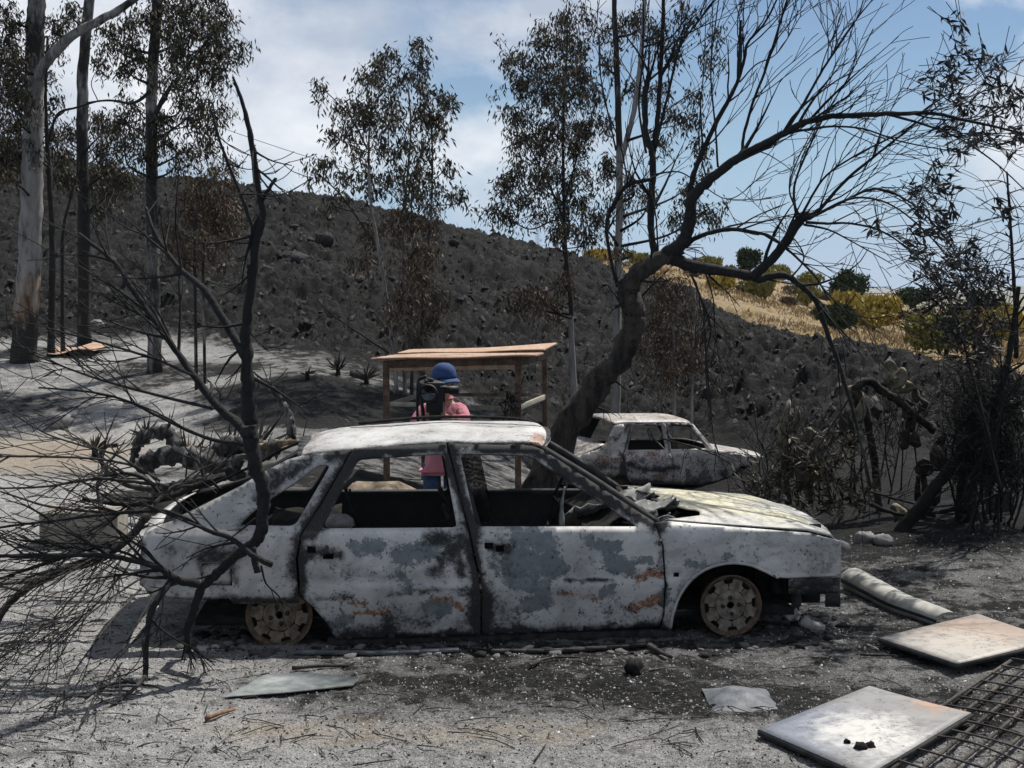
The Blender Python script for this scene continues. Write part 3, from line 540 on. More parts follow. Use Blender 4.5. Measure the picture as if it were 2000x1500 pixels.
# sooty pane left in the far rear door
m_, t_, b_ = mat('sooty_glass', .3, .4); g_n = G(t_); gn = g_n.noise(g_n.pos(), 60, 4, .7); b_.inputs['Base Color'].default_value = (.012, .012, .012, 1); g_n.l(g_n.mapr(gn, .35, .65, .45, .92), b_.inputs['Alpha'])
mb = MB(); q = [C1.at(x, y, C1.W-.2) for x, y in ((880, 880), (936, 880), (962, 1000), (955, 1020), (905, 1020))]; mb.add(q+[p+np.array([0, .004, 0]) for p in q], [(0, 1, 2, 3, 4), (9, 8, 7, 6, 5)]+[(i, (i+1) % 5, 5+(i+1) % 5, 5+i) for i in range(5)]); mb.build('sooty_window_pane', m_, car1, off=np.zeros(3))

for y_ in (.34, C1.W-.34):
    mb = MB(); mb.box(((xh+.2+xf)/2, y_, .37), (xf-xh-.24, .03, .5)); mb.build('inner_wing', M_inside, car1, off=np.zeros(3))
mb = MB(); mb.box((xf-.2, .85, .24), (.3, 1.2, .1)); mb.build('subframe', M_inside, car1, off=np.zeros(3), bevel=.02)
# ------------------------------------------------------------------ trees
def bark(name, pale, pale2, char, sc=9, rough=.9, bd=.02, brown=None):
    m, t, b = mat(name, rough, .2); g = G(t); co = g.pos(); n1, n2, n3 = g.noise(co, 1.6, 5, .6), g.noise(co, sc, 6, .65, stretch=(1, 1, .25)), g.noise(co, 40, 4, .7)
    c = g.mix(g.mapr(n2, .35, .65), pale, pale2)
    if brown: c = g.mix(g.mapr(g.m('ADD', g.attr('brown'), g.m('MULTIPLY', g.m('SUBTRACT', n2, .5), 1.2)), .4, .7), c, brown)
    f = g.mapr(g.m('ADD', g.attr('char'), g.m('MULTIPLY', g.m('SUBTRACT', g.m('ADD', n1, n2), 1.), 1.1)), .35, .65)
    c = g.mix(f, c, g.mix(g.mapr(n3, .4, .65), char, tuple(q*2.6 for q in char))); g.l(c, b.inputs['Base Color'])
    g.bump(b, g.m('ADD', n2, g.m('MULTIPLY', n3, .4)), .8, bd); return m
M_euca = bark('eucalyptus_bark', (.27, .255, .235), (.14, .13, .12), (.016, .015, .014), brown=(.20, .115, .06))
M_char = bark('charred_bark', (.020, .019, .018), (.009, .0085, .008), (.010, .010, .010))
M_limb = bark('scorched_grey_bark', (.058, .053, .048), (.018, .0165, .015), (.014, .013, .013), 14, .9, .01)
M_trunk = bark('scorched_trunk_bark', (.078, .067, .056), (.016, .014, .013), (.008, .008, .008), 11, .95, .09)
M_ashy = bark('ash_crusted_bark', (.20, .195, .185), (.03, .03, .03), (.012, .012, .012), 9, .95, .04)
def leafmat(name, c1, c2, c3):
    m, t, b = mat(name, .7, .25); g = G(t); g.l(g.ramp(g.isl(), [(0, c1), (.5, c2), (1, c3)]), b.inputs['Base Color']); return m
M_leafbrown = leafmat('scorched_brown_leaves', (.024, .020, .013), (.055, .046, .028), (.115, .095, .058))
M_leafdark = leafmat('scorched_olive_leaves', (.018, .016, .010), (.045, .038, .020), (.085, .066, .034))
M_leafrust = leafmat('rusty_dry_leaves', (.034, .023, .014), (.080, .053, .031), (.145, .10, .06))
M_leafblack = leafmat('blackened_leaves', (.012, .011, .010), (.035, .031, .027), (.075, .066, .056))
M_leafgreen = leafmat('living_green_leaves', (.025, .045, .012), (.045, .075, .020), (.075, .105, .032))
M_leafdkgreen = leafmat('dark_green_leaves', (.015, .030, .010), (.028, .050, .016), (.05, .075, .026))
M_leafyellow = leafmat('yellow_green_broom', (.24, .20, .045), (.36, .28, .06), (.46, .34, .09))
M_leafolive = leafmat('olive_broom', (.14, .15, .045), (.21, .20, .065), (.29, .255, .09))
M_leafgrey = leafmat('grey_dry_scrub', (.08, .07, .055), (.14, .12, .09), (.20, .17, .12))
def unit(v): return v/(np.linalg.norm(v)+1e-9)
def leaves(mb, c, d, ln, wd):
    """folded leaf blades at points c pointing along d"""
    n = len(c)
    if not n: return
    d = d/np.linalg.norm(d, axis=1)[:, None]; s = np.cross(d, R.normal(size=(n, 3))); s /= np.linalg.norm(s, axis=1)[:, None]+1e-9
    ln = np.broadcast_to(ln, (n,))[:, None]*(.7+.6*R.random((n, 1))); wd = np.broadcast_to(wd, (n,))[:, None]*(.7+.6*R.random((n, 1)))
    u = np.cross(s, d)*wd*.5
    v = np.stack([c, c+d*ln*.4+s*wd+u, c+d*ln, c+d*ln*.4-s*wd+u], 1).reshape(-1, 3); i = np.arange(n)*4
    mb.add(v, np.concatenate([np.stack([i, i+1, i+2], 1), np.stack([i, i+2, i+3], 1)]).tolist())
def twigs(mb, pl, r, n, ln, lv=2, ang=.7, bias=(0, 0, .1), curve=.15, t0=.2, k=4, tips=None, rmin=.0028, cam_pull=0, plane=.75):
    pl = np.asarray(pl); r = np.broadcast_to(np.asarray(r, float), (len(pl),)); bias = np.asarray(bias, float)
    for i in range(n):
        t = (t0+(1-t0)*R.random())*(len(pl)-1); j = min(int(t), len(pl)-2); f = t-j; p = pl[j]*(1-f)+pl[j+1]*f; tn = unit(pl[j+1]-pl[j]); r0 = (r[j]*(1-f)+r[j+1]*f)*.55
        pr = R.normal(size=3); pr[1] *= plane; pr = unit(pr-tn*(pr@tn)); a = ang*(.6+.8*R.random()); d = unit(tn*math.cos(a)+pr*math.sin(a)+bias*.5); l = ln*(.45+.8*R.random())
        pts = [p]; m = 5; cv = R.normal(size=3)*curve
        for _ in range(m): d = unit(d+bias*.18+cv*.5+R.normal(size=3)*curve*.5); pts.append(pts[-1]+d*l/m)
        pts = np.array(pts); rr = np.maximum(np.linspace(min(r0, l*.03), rmin*.8, m+1), rmin); mb.tube(pts, rr, k, cap=False)
        if tips is not None and lv <= 1: tips.append(pts)
        if lv > 1: twigs(mb, pts, rr, max(2, int(n*.35)) if n > 6 else 3, ln*.5, lv-1, ang, bias, curve, .25, 3, tips, rmin, plane=plane)
def lm(pts, D0, D1=None, w0=10, w1=2, n=5, wob=.0):
    """a limb: pixel path, depth from D0 to D1, width in photo pixels at both ends -> smooth centre line and radii in metres"""
    D1 = D0 if D1 is None else D1; m = len(pts); p = np.array([P(x, y, D0+(D1-D0)*i/max(1, m-1)) for i, (x, y) in enumerate(pts)]); p = smooth_pl(p, n)
    t = np.linspace(0, 1, len(p)); Ds = D0+(D1-D0)*t; r = (w0+(w1-w0)*t**.8)*Ds/FPX/2
    if wob: p = p+R.normal(size=p.shape)*wob*r[:, None]
    return p, r
def crop4(*c): return [(1150+x/2.142, y/2.142) for x, y in c]
def crop3(*c): return [(920+x/1.765, y/1.765) for x, y in c]
def cropL(*c): return [(x/2.143, y/2.143) for x, y in c]
def crop2(*c): return [(550+x/2.142, 50+y/2.142) for x, y in c]
def crop7(*c): return [(x/2.239, 650+y/2.239) for x, y in c]
def crop6(*c): return [(1400+x/3.333, 650+y/3.333) for x, y in c]

def eucalyptus(name, label, stems, clumps, D, leafm, lowm=None, low_y=9999, group=None, dens=1., leaf=.15, spray=9, bm=None, chars=None, dspread=1.2):
    """stems: (pixel path, w0, w1, char function); clumps of leaf sprays: (px, py, r)"""
    b0 = stems[0][0][0]; base = P(b0[0], b0[1], D); base[2] = g1(base[0], base[1]); root = thing(name, label, 'tree', base, group=group); bm = bm or M_euca
    cl = []; twm = MB()
    for k, (pp, w0, w1, ch) in enumerate(stems):
        p, r = lm(pp, D+(0 if k == 0 else R.uniform(-.4, .4)), None, w0, w1, 6, .05)
        if k == 0 or abs(pp[0][1]-b0[1]) < 60: p = np.vstack([[p[0][0], p[0][1], g1(p[0][0], p[0][1])-.15], p]); r = np.append(r[0]*1.25, r)
        py = 565+(CAMZ-p[:, 2])/p[:, 1]*FPX; cv = np.array([ch(y) for y in py]) if callable(ch) else np.full(len(p), ch)
        mb = MB(); mb.tube(p, r, 10, rough=.06, char=cv, brown=np.exp(-((py-600)/110)**2)*(.62 if w0 > 45 else .2)); mb.build('trunk' if k == 0 else 'stem', bm, root, True); cl.append((p, r))
    lf, lf2 = MB(), MB(); nl = 0
    allp = np.concatenate([c[0] for c in cl]); allr = np.concatenate([c[1] for c in cl])
    for (x, y, rp) in clumps:
        Dc = D+R.uniform(-dspread, dspread); c = P(x, y, Dc); rad = rp*D/FPX
        d = allp-c; cost = np.linalg.norm(d, axis=1)+3*np.maximum(0, d[:, 2]+.25*np.hypot(d[:, 0], d[:, 1])+rad*.3); j = int(np.argmin(cost)); s = allp[j]
        mid = (s*.45+c*.55)+np.array([R.normal()*.1, R.normal()*.1, -.12*np.linalg.norm(c-s)*R.random()]); br = smooth_pl([s, mid, c], 5); brr = np.linspace(min(allr[j]*.6, .03), .006, len(br)); twm.tube(br, brr, 5, cap=False)
        allp = np.vstack([allp, br[3:]]); allr = np.append(allr, brr[3:])
        ns = max(4, int(1.9*spray*dens*(rp/30)**1.4)); tgt = lf2 if (lowm and y > low_y) else lf
        for _ in range(ns):
            a = br[-1-R.integers(0, 4)]; e = c+R.normal(size=3)*rad*np.array([.55, .55, .5]); tw = smooth_pl([a, (a+e)/2+np.array([0, 0, .15*rad]), e, e+np.array([R.normal()*.05, R.normal()*.05, -.12-.1*R.random()])], 3); twm.tube(tw, np.linspace(.006, .0025, len(tw)), 3, cap=False)
            q = int(R.integers(20, 34)); i = R.integers(3, len(tw), q); pc = tw[i]+R.normal(size=(q, 3))*.07; dd = np.column_stack([R.normal(size=q)*.5, R.normal(size=q)*.5, -.35-R.random(q)]); leaves(tgt, pc, dd, leaf*.72, leaf*.095)
    o = twm.build('branches', M_char, root); o['kind'] = 'stuff'
    if lf.n: o = lf.build('crown', leafm, root); o['kind'] = 'stuff'
    if lf2.n: o = lf2.build('crown', lowm, root); o['kind'] = 'stuff'
    return root
def cc(f, *c): return [(*f((x, y))[0], r/ (2.142 if f in (crop2, crop4) else 1.765 if f is crop3 else 2.143)) for x, y, r in c]
G_LEFT = None
ch1 = lambda y: .75 if y > 560 else (.12 if y > 250 else .25)
eucalyptus('eucalyptus_tree', 'thick pale eucalyptus trunk at the far left with orange bark peeling low down', [(cropL((100, 1495), (112, 1300), (125, 1100), (130, 900), (135, 700), (140, 500), (145, 300), (150, 100), (155, -40)), 52, 34, lambda y: np.interp(y, [0, 140, 200, 560, 680], [.55, .5, .2, .3, .9])), (cropL((150, 330), (200, 250), (300, 150), (400, 95), (500, 40), (600, -30)), 24, 13, .45)],
    cc(cropL, (20, 60, 50), (60, 100, 50), (30, 180, 60), (80, 220, 50), (30, 300, 60), (80, 330, 50), (20, 400, 60), (80, 450, 60), (40, 520, 70), (90, 580, 60), (30, 620, 60), (60, 700, 60), (20, 740, 40), (230, 100, 50), (280, 60, 50), (230, 200, 40), (-60, 200, 90), (-80, 400, 90), (-60, 600, 90), (-20, 500, 70), (-10, 660, 60), (10, 250, 60), (60, 380, 60)), 25, M_leafdark, dens=.75)
eucalyptus('eucalyptus_tree', 'slim grey eucalyptus trunk second from the left edge, blackened below', [(cropL((350, 1390), (352, 1200), (350, 900), (345, 600), (345, 350), (360, 150), (378, -40)), 27, 20, lambda y: np.interp(y, [0, 200, 280, 470, 600], [.55, .6, .95, .95, .75]))],
    cc(cropL, (400, 500, 50), (450, 540, 50), (420, 640, 60), (480, 700, 60), (400, 740, 60), (450, 800, 60), (520, 760, 50), (420, 860, 50), (300, 560, 50), (260, 640, 50), (280, 740, 50), (230, 560, 40)), 27, M_leafdark)
eucalyptus('eucalyptus_tree', 'leafy eucalyptus with mottled pale trunk and dark scorched crown left of the hilltop', [(cropL((648, 1490), (643, 1300), (640, 1000), (635, 700), (635, 400), (650, 150), (662, -40)), 28, 20, lambda y: np.interp(y, [40, 80, 140, 210, 270, 400, 450, 600], [.95, .9, .4, .5, .95, .9, .5, .55])), (cropL((650, 480), (690, 400), (740, 330), (820, 230), (900, 130)), 11, 4, .8), (cropL((630, 380), (560, 430), (460, 420), (360, 430)), 8, 3, .9)],
    cc(cropL, (450, 130, 50), (540, 90, 60), (480, 200, 60), (560, 180, 60), (440, 250, 40), (520, 280, 50), (600, 250, 60), (760, 60, 90), (850, 60, 80), (930, 90, 60), (700, 150, 70), (800, 150, 80), (900, 170, 70), (980, 180, 40), (740, 240, 80), (850, 250, 80), (930, 240, 60), (1000, 230, 35), (720, 330, 70), (820, 330, 70), (900, 320, 60), (760, 430, 60), (850, 440, 60), (930, 470, 50), (700, 500, 60), (800, 520, 60), (900, 540, 50), (540, 430, 60), (500, 500, 60), (570, 540, 60), (640, 560, 50), (720, 600, 60), (800, 620, 60), (880, 600, 40), (600, 650, 60), (520, 620, 60), (740, 690, 40), (700, 20, 80), (800, -20, 90), (900, 0, 70), (620, 80, 50)), 24, M_leafdark, dens=.62)
eucalyptus('young_eucalyptus_tree', 'small slender tree with rusty brown leaves against the left hillside', [(cropL((815, 1120), (815, 950), (822, 750)), 6, 3, .7), (cropL((850, 1110), (868, 900), (905, 690)), 5, 2, .7)],
    cc(cropL, (960, 680, 45), (920, 720, 50), (860, 760, 60), (930, 790, 60), (800, 800, 50), (860, 860, 60), (940, 870, 50), (800, 900, 60), (870, 940, 60), (950, 960, 40), (700, 950, 40), (760, 1000, 50), (850, 1020, 50), (920, 1020, 40), (700, 1030, 40), (760, 1080, 40), (830, 1080, 40), (900, 900, 50), (980, 900, 40)), 22.5, M_leafrust, dens=.8, leaf=.12, dspread=.5)
eucalyptus('charred_sapling', 'pair of thin blackened saplings between the two leftmost eucalyptus trunks', [(cropL((215, 1440), (218, 1000), (203, 700), (190, 400), (200, 150)), 15, 5, 1.), (cropL((262, 1420), (262, 1000), (290, 850), (330, 700)), 9, 3, 1.), (cropL((200, 600), (240, 480), (320, 450), (420, 420)), 7, 3, 1.)],
    cc(cropL, (190, 500, 40), (150, 620, 40), (240, 420, 40), (190, 300, 40)), 25.5, M_leafblack, dens=.5)
eucalyptus('young_eucalyptus_tree', 'airy many-stemmed eucalyptus with scorched brown leaves rising behind the rusty shelter', [(crop2((480, 1500), (465, 1350), (440, 1150), (400, 900), (370, 720), (365, 500), (380, 350), (440, 250)), 9, 3, .35), (crop2((515, 1500), (515, 1200), (510, 900), (520, 700), (540, 450), (530, 250)), 8, 3, .5), (crop2((575, 1500), (590, 1200), (600, 1000), (625, 800), (630, 500), (610, 300), (580, 100)), 8, 2, .7), (crop2((545, 1500), (545, 1200), (550, 950), (545, 700), (590, 500)), 7, 2, .6), (crop2((380, 900), (300, 780), (230, 690), (150, 620)), 5, 2, .8), (crop2((450, 1370), (330, 1290), (200, 1200), (130, 1120)), 4, 1.5, 1.), (crop2((360, 520), (300, 400), (240, 330), (160, 250)), 4, 1.5, .8)],
    cc(crop2, (460, 130, 60), (590, 150, 50), (400, 160, 40), (330, 230, 70), (430, 240, 70), (520, 210, 70), (620, 280, 60), (300, 330, 60), (380, 330, 70), (480, 340, 60), (680, 290, 50), (720, 310, 35), (350, 400, 70), (450, 420, 70), (570, 380, 70), (650, 390, 70), (250, 350, 50), (200, 440, 25), (290, 440, 50), (300, 520, 50), (420, 520, 70), (520, 500, 80), (620, 500, 70), (700, 570, 35), (130, 590, 50), (200, 590, 50), (250, 640, 60), (350, 620, 70), (430, 680, 70), (520, 600, 80), (600, 620, 60), (640, 700, 60), (560, 700, 80), (740, 700, 25), (165, 255, 25), (570, 70, 20),
     (540, 800, 90), (430, 840, 60), (620, 830, 70), (220, 720, 60), (380, 870, 40), (360, 980, 50), (560, 930, 90), (590, 1050, 90), (520, 1130, 80), (640, 1130, 70), (480, 1200, 60), (600, 1230, 70), (560, 1290, 60)), 23, M_leafbrown, M_leafrust, 410, dens=.42, leaf=.16)
eucalyptus('young_eucalyptus_tree', 'tall oval eucalyptus with grey-brown scorched crown and bare pale lower trunk', [(crop3((355, 1335), (345, 1150), (345, 1050), (328, 900), (320, 700), (318, 400), (330, 200), (332, 60)), 13, 3, lambda y: .05 if y > 620 else .7), (crop3((335, 950), (310, 820), (290, 760), (200, 790), (100, 730)), 5, 2, .8), (crop3((322, 760), (270, 640), (210, 520), (160, 420)), 5, 2, .8), (crop3((322, 700), (360, 560), (400, 420)), 5, 2, .8)],
    cc(crop3, (330, 70, 60), (400, 60, 40), (230, 150, 60), (300, 140, 70), (370, 150, 60), (150, 210, 60), (230, 240, 80), (320, 250, 80), (400, 250, 50), (160, 290, 60), (250, 330, 80), (350, 330, 80), (420, 330, 40), (150, 400, 60), (240, 430, 80), (340, 430, 80), (410, 420, 50), (160, 480, 60), (250, 530, 80), (350, 520, 80), (140, 600, 60), (220, 620, 70), (310, 620, 70), (390, 600, 60), (110, 640, 50), (180, 680, 50), (80, 730, 45), (130, 760, 40), (230, 740, 40), (300, 720, 60), (380, 700, 60), (280, 800, 50), (340, 800, 50), (400, 820, 60), (180, 1010, 50), (240, 1030, 50), (290, 1060, 40), (330, 980, 40), (150, 1030, 40)), 25, M_leafbrown, M_leafrust, 500, dens=.62, leaf=.15)
eucalyptus('eucalyptus_tree', 'tall pole-like eucalyptus with white lower trunk standing behind the leaning black tree', [(crop3((497, 1440), (502, 1200), (508, 900), (512, 600), (505, 300), (497, 100), (492, -40)), 19, 9, lambda y: .0 if y > 500 else (.35 if y > 300 else .75)), (crop3((515, 560), (540, 470), (562, 380), (580, 250), (592, 120), (600, -30)), 12, 8, .35), (crop3((500, 520), (470, 380), (445, 250), (440, 120)), 4, 2, .9)],
    cc(crop3, (480, 100, 50), (470, 200, 40), (520, 60, 50), (590, 80, 60), (660, 100, 60), (740, 60, 50), (560, 300, 50), (640, 300, 50), (480, 430, 40), (700, 400, 50), (460, 560, 60), (560, 640, 60), (760, 400, 40), (800, 500, 50), (760, 640, 60), (620, 680, 50), (820, 720, 60), (720, 740, 60), (440, 760, 60), (500, 700, 50), (780, 330, 40), (860, 100, 30), (700, 180, 50), (820, 200, 40), (640, 480, 50), (520, 860, 40)), 24, M_leafbrown, M_leafrust, 480, dens=.5, leaf=.15)
eucalyptus('scorched_shrub_tree', 'slim upright shrub with drooping red-brown dead leaves beside the second wreck', [(crop3((700, 1450), (700, 1200), (690, 1000)), 7, 3, .15), (crop3((760, 1450), (765, 1250), (772, 1000)), 6, 3, .15), (crop3((665, 1450), (640, 1300), (615, 1220)), 5, 2, .5)],
    cc(crop3, (660, 960, 50), (700, 1000, 60), (660, 1060, 60), (730, 1080, 60), (640, 1130, 60), (700, 1160, 70), (770, 1150, 50), (640, 1220, 50), (720, 1240, 60), (580, 1180, 40), (770, 1250, 50), (690, 1300, 50)), 23.3, M_leafrust, dens=.7, leaf=.12, dspread=.4)

# ---- the leaning black tree
def limb_tree(name, label, base, limbs, D, m, tw, cat='tree', group=None, leafy=None, leafm=None, leaf=(.10, .012), sub='limb'):
    """limbs: (pixel path, depth start, depth end, width start, width end, twig count, twig length, direction of growth)"""
    root = thing(name, label, cat, base, group=group); tb = MB(); tips = []; ws = .74 if name == 'leaning_burnt_tree' else 1.2 if name == 'fallen_burnt_tree' else 1.
    for k, (pp, D0, D1, w0, w1, n, ln, bias) in enumerate(limbs):
        p, r = lm(pp, D0, D1, w0*(.92 if k == 0 and ws < 1 else ws), w1*ws, 6, .08); mb = MB(); mb.tube(p, r, 10 if w0 > 14 else 6, rough=.2 if k == 0 else .13 if w0 > 14 else .08, char=.3 if k == 0 else .55)
        mb.build('trunk' if k == 0 else sub, m[min(k, len(m)-1)], root, True)
        if n: twigs(tb, p, r, n, ln*(1.25 if ws < 1 else 1), tw, .65, bias, .17 if ws < 1 else .13, tips=tips)
    if leafy:
        lf = MB()
        for (x, y, rp, Dl) in leafy:
            c = P(x, y, Dl); rad = rp*Dl/FPX
            for _ in range(max(3, int(rp/2.6))):
                e = c+R.normal(size=3)*rad*.55; dr = unit(np.array([R.normal()+.5, R.normal()*.6, R.normal()-.6])); st = e-dr*.16; tb.tube([st-dr*.12, st, e], [.003, .003, .0018], 3, cap=False)
                q = int(R.integers(5, 10)); t = R.random((q, 1)); leaves(lf, st+(e-st)*t, np.tile(dr, (q, 1))+R.normal(size=(q, 3))*.55, leaf[0], leaf[1])
        o = lf.build('leaves', leafm, root); o['kind'] = 'stuff'
    if tb.n: o = tb.build('twigs', m[-1], root); o['kind'] = 'stuff'
    return root
UP, UR, RT, DR = (.1, 0, .5), (.35, 0, .4), (.5, 0, .05), (.15, 0, -.35)
DT = 11.3
base = P(1040, 985, DT); base[2] = g1(base[0], base[1])
T = [([(1022, 1010), (1058, 935), (1107, 838), (1164, 752), (1212, 690), (1238, 640), (1240, 600), (1224, 568), (1252, 529), (1294, 505), (1326, 484)], DT, DT-.2, 72, 40, 14, .35, DR),
 (crop4((350, 1080), (420, 1110), (500, 1125), (680, 1155), (720, 1168)), DT-.2, DT-.3, 36, 24, 5, .3, DR),
 (crop4((710, 1170), (800, 1150), (860, 1175), (950, 1260), (1000, 1400), (1050, 1530))+[(1649, 746), (1664, 794), (1679, 854), (1700, 950)], DT-.3, DT-.6, 20, 7, 8, .5, DR),
 (crop4((680, 1160), (740, 1110), (820, 1020), (880, 925), (920, 900)), DT-.3, DT-.5, 24, 26, 4, .4, UR),
 (crop4((900, 910), (960, 880), (1080, 750), (1250, 610), (1400, 490), (1480, 430)), DT-.5, DT-.9, 13, 3, 10, .55, UR),
 (crop4((870, 920), (860, 780), (920, 620), (990, 480), (1100, 300), (1190, 120)), DT-.5, DT-.2, 8, 2.5, 8, .5, UR),
 (crop4((890, 900), (980, 750), (1100, 660), (1290, 560), (1420, 480)), DT-.5, DT-1, 8, 2.5, 8, .5, UR),
 (crop4((920, 910), (950, 900), (1100, 830), (1250, 850), (1400, 960), (1520, 1100)), DT-.5, DT-1.1, 9, 3, 9, .45, RT),
 (crop4((920, 915), (1050, 850), (1200, 790), (1350, 850), (1480, 980), (1560, 1100)), DT-.5, DT-.8, 9, 3, 9, .45, RT),
 (crop4((910, 930), (1000, 935), (1100, 935), (1230, 970), (1360, 1060), (1480, 1180)), DT-.5, DT-.1, 9, 3, 8, .45, RT),
 (crop4((900, 940), (1000, 960), (1100, 1010), (1270, 1105)), DT-.5, DT-.9, 7, 2.5, 5, .4, DR),
 (crop4((880, 900), (840, 800), (860, 700), (930, 560), (1000, 450)), DT-.5, DT-.7, 6, 2, 6, .4, UP),
 (crop4((330, 1060), (400, 1000), (425, 900), (430, 840), (480, 770), (560, 710), (640, 650), (740, 600), (830, 550), (900, 515), (1000, 490), (1150, 480), (1290, 475), (1440, 475), (1560, 500), (1700, 530), (1860, 570)), DT-.2, DT-1.3, 38, 5, 16, .6, UR),
 (crop4((640, 650), (650, 560), (690, 420), (740, 290), (790, 130), (820, 30), (850, -60)), DT-.4, DT-.6, 9, 5, 10, .5, UP),
 (crop4((415, 880), (430, 760), (470, 650), (540, 500), (610, 370), (650, 250), (665, 180), (740, 90), (800, -30)), DT-.3, DT-.0, 18, 4, 12, .5, UP),
 (crop4((540, 700), (530, 540), (510, 300), (530, 100), (548, -30)), DT-.3, DT-.2, 6, 3, 6, .4, UP),
 (crop4((820, 555), (900, 430), (980, 290), (1060, 170), (1120, 80), (1210, -30)), DT-.6, DT-.4, 9, 3, 10, .45, UP),
 (crop4((490, 740), (460, 580), (480, 300), (490, 60)), DT-.3, DT, 5, 2, 5, .4, UP),
 (crop4((700, 615), (830, 560), (1000, 530), (1150, 540), (1300, 590), (1450, 620), (1620, 650)), DT-.5, DT-1, 8, 2.5, 10, .5, UR),
 (crop4((1250, 478), (1400, 520), (1550, 580), (1700, 680), (1840, 810)), DT-.9, DT-1.4, 8, 3, 9, .5, RT),
 (crop4((400, 1030), (460, 990), (580, 960), (680, 970), (760, 990), (850, 1060), (950, 1160), (1000, 1250)), DT-.2, DT-.6, 15, 4, 10, .45, RT),
 (crop4((625, 340), (630, 220), (636, 85)), DT-.2, DT-.2, 8, 7, 3, .3, UP),
 (crop4((630, 345), (700, 270), (790, 220), (890, 60)), DT-.2, DT-.4, 5, 2, 6, .4, UP),
 (crop4((278, 1065), (260, 950), (265, 800), (268, 660), (240, 560), (235, 400), (254, 305)), DT-.1, DT+.2, 19, 15, 8, .5, UP),
 (crop4((262, 690), (288, 500), (300, 300), (310, 100), (312, -50)), DT+.1, DT+.3, 15, 9, 10, .5, UP),
 (crop4((268, 660), (330, 400), (380, 200), (450, 100), (540, -20)), DT+.1, DT-.3, 9, 4, 10, .5, UP),
 (crop4((240, 640), (210, 450), (225, 250), (230, 0)), DT+.1, DT+.5, 7, 5, 8, .5, UP),
 (crop4((120, 1200), (85, 1050), (75, 930), (110, 850), (160, 775), (260, 750)), DT, DT-.1, 9, 11, 8, .4, UP),
 (crop4((165, 770), (130, 600), (60, 400), (45, 150)), DT, DT+.2, 5, 2, 8, .4, UP),
 (crop4((270, 730), (380, 720), (480, 780), (600, 830), (760, 700)), DT-.1, DT-.6, 5, 2, 8, .4, UR),
 (crop4((290, 1050), (280, 900), (260, 800)), DT-.1, DT-.1, 5, 3, 3, .3, UP),
 (crop4((430, 1150), (470, 1250), (510, 1370), (490, 1500), (500, 1700)), DT-.3, DT-.6, 8, 3, 8, .35, DR),
 (crop4((490, 1150), (520, 1250), (530, 1400), (560, 1600)), DT-.3, DT-.5, 5, 2, 7, .35, DR),
 (crop4((840, 1170), (900, 1080), (850, 990), (760, 940)), DT-.5, DT-.2, 6, 2, 5, .35, UR),
 (crop4((960, 1180), (1050, 1280), (1160, 1330), (1260, 1320)), DT-.5, DT-.9, 5, 2, 6, .3, DR),
 (crop4((970, 1270), (1020, 1290), (1090, 1370)), DT-.5, DT-.9, 4, 2, 4, .3, DR),
 ([(1375, 640), (1385, 760), (1398, 870), (1436, 940), (1500, 1000)], DT-.5, DT-1.2, 6, 2.5, 8, .3, DR),
 ([(1290, 855), (1400, 890), (1480, 950), (1560, 1012)], DT-.6, DT-1.1, 5, 2, 8, .3, DR),
 ([(1470, 780), (1485, 880), (1500, 960), (1530, 1010)], DT-.6, DT-1.1, 4, 2, 8, .3, DR)]
LV_ = [(*q[:2], q[2]/1.0, DT-1+.6*math.sin(i*1.7)) for i, q in enumerate(cc(crop4, (1560, 130, 40), (1620, 230, 40), (1540, 300, 60), (1690, 270, 40), (1480, 380, 60), (1560, 420, 60), (1700, 370, 40), (1780, 420, 50), (1530, 540, 60), (1650, 560, 50), (1560, 640, 50), (1450, 740, 40), (1500, 800, 50), (1390, 860, 50), (1480, 900, 60), (1400, 990, 60), (1500, 1000, 60), (1450, 1080, 60), (1540, 1100, 60), (1620, 1060, 50), (1480, 1180, 60), (1580, 1180, 60), (1500, 1300, 50), (1600, 1330, 60), (1750, 900, 40), (1800, 600, 40), (1720, 480, 40), (1560, 1420, 60), (1660, 1450, 60), (1210, 1000, 25)))]
LV_ += [(1510, 975, 14, DT-1.1), (1525, 1000, 12, DT-1.1), (1490, 960, 14, DT-1), (1470, 930, 10, DT-.9)]
limb_tree('leaning_burnt_tree', 'big blackened tree leaning right behind the hatchback with bare arching limbs', base, T, DT, [M_trunk, M_char], 2, leafy=LV_, leafm=M_leafblack, leaf=(.085, .010))
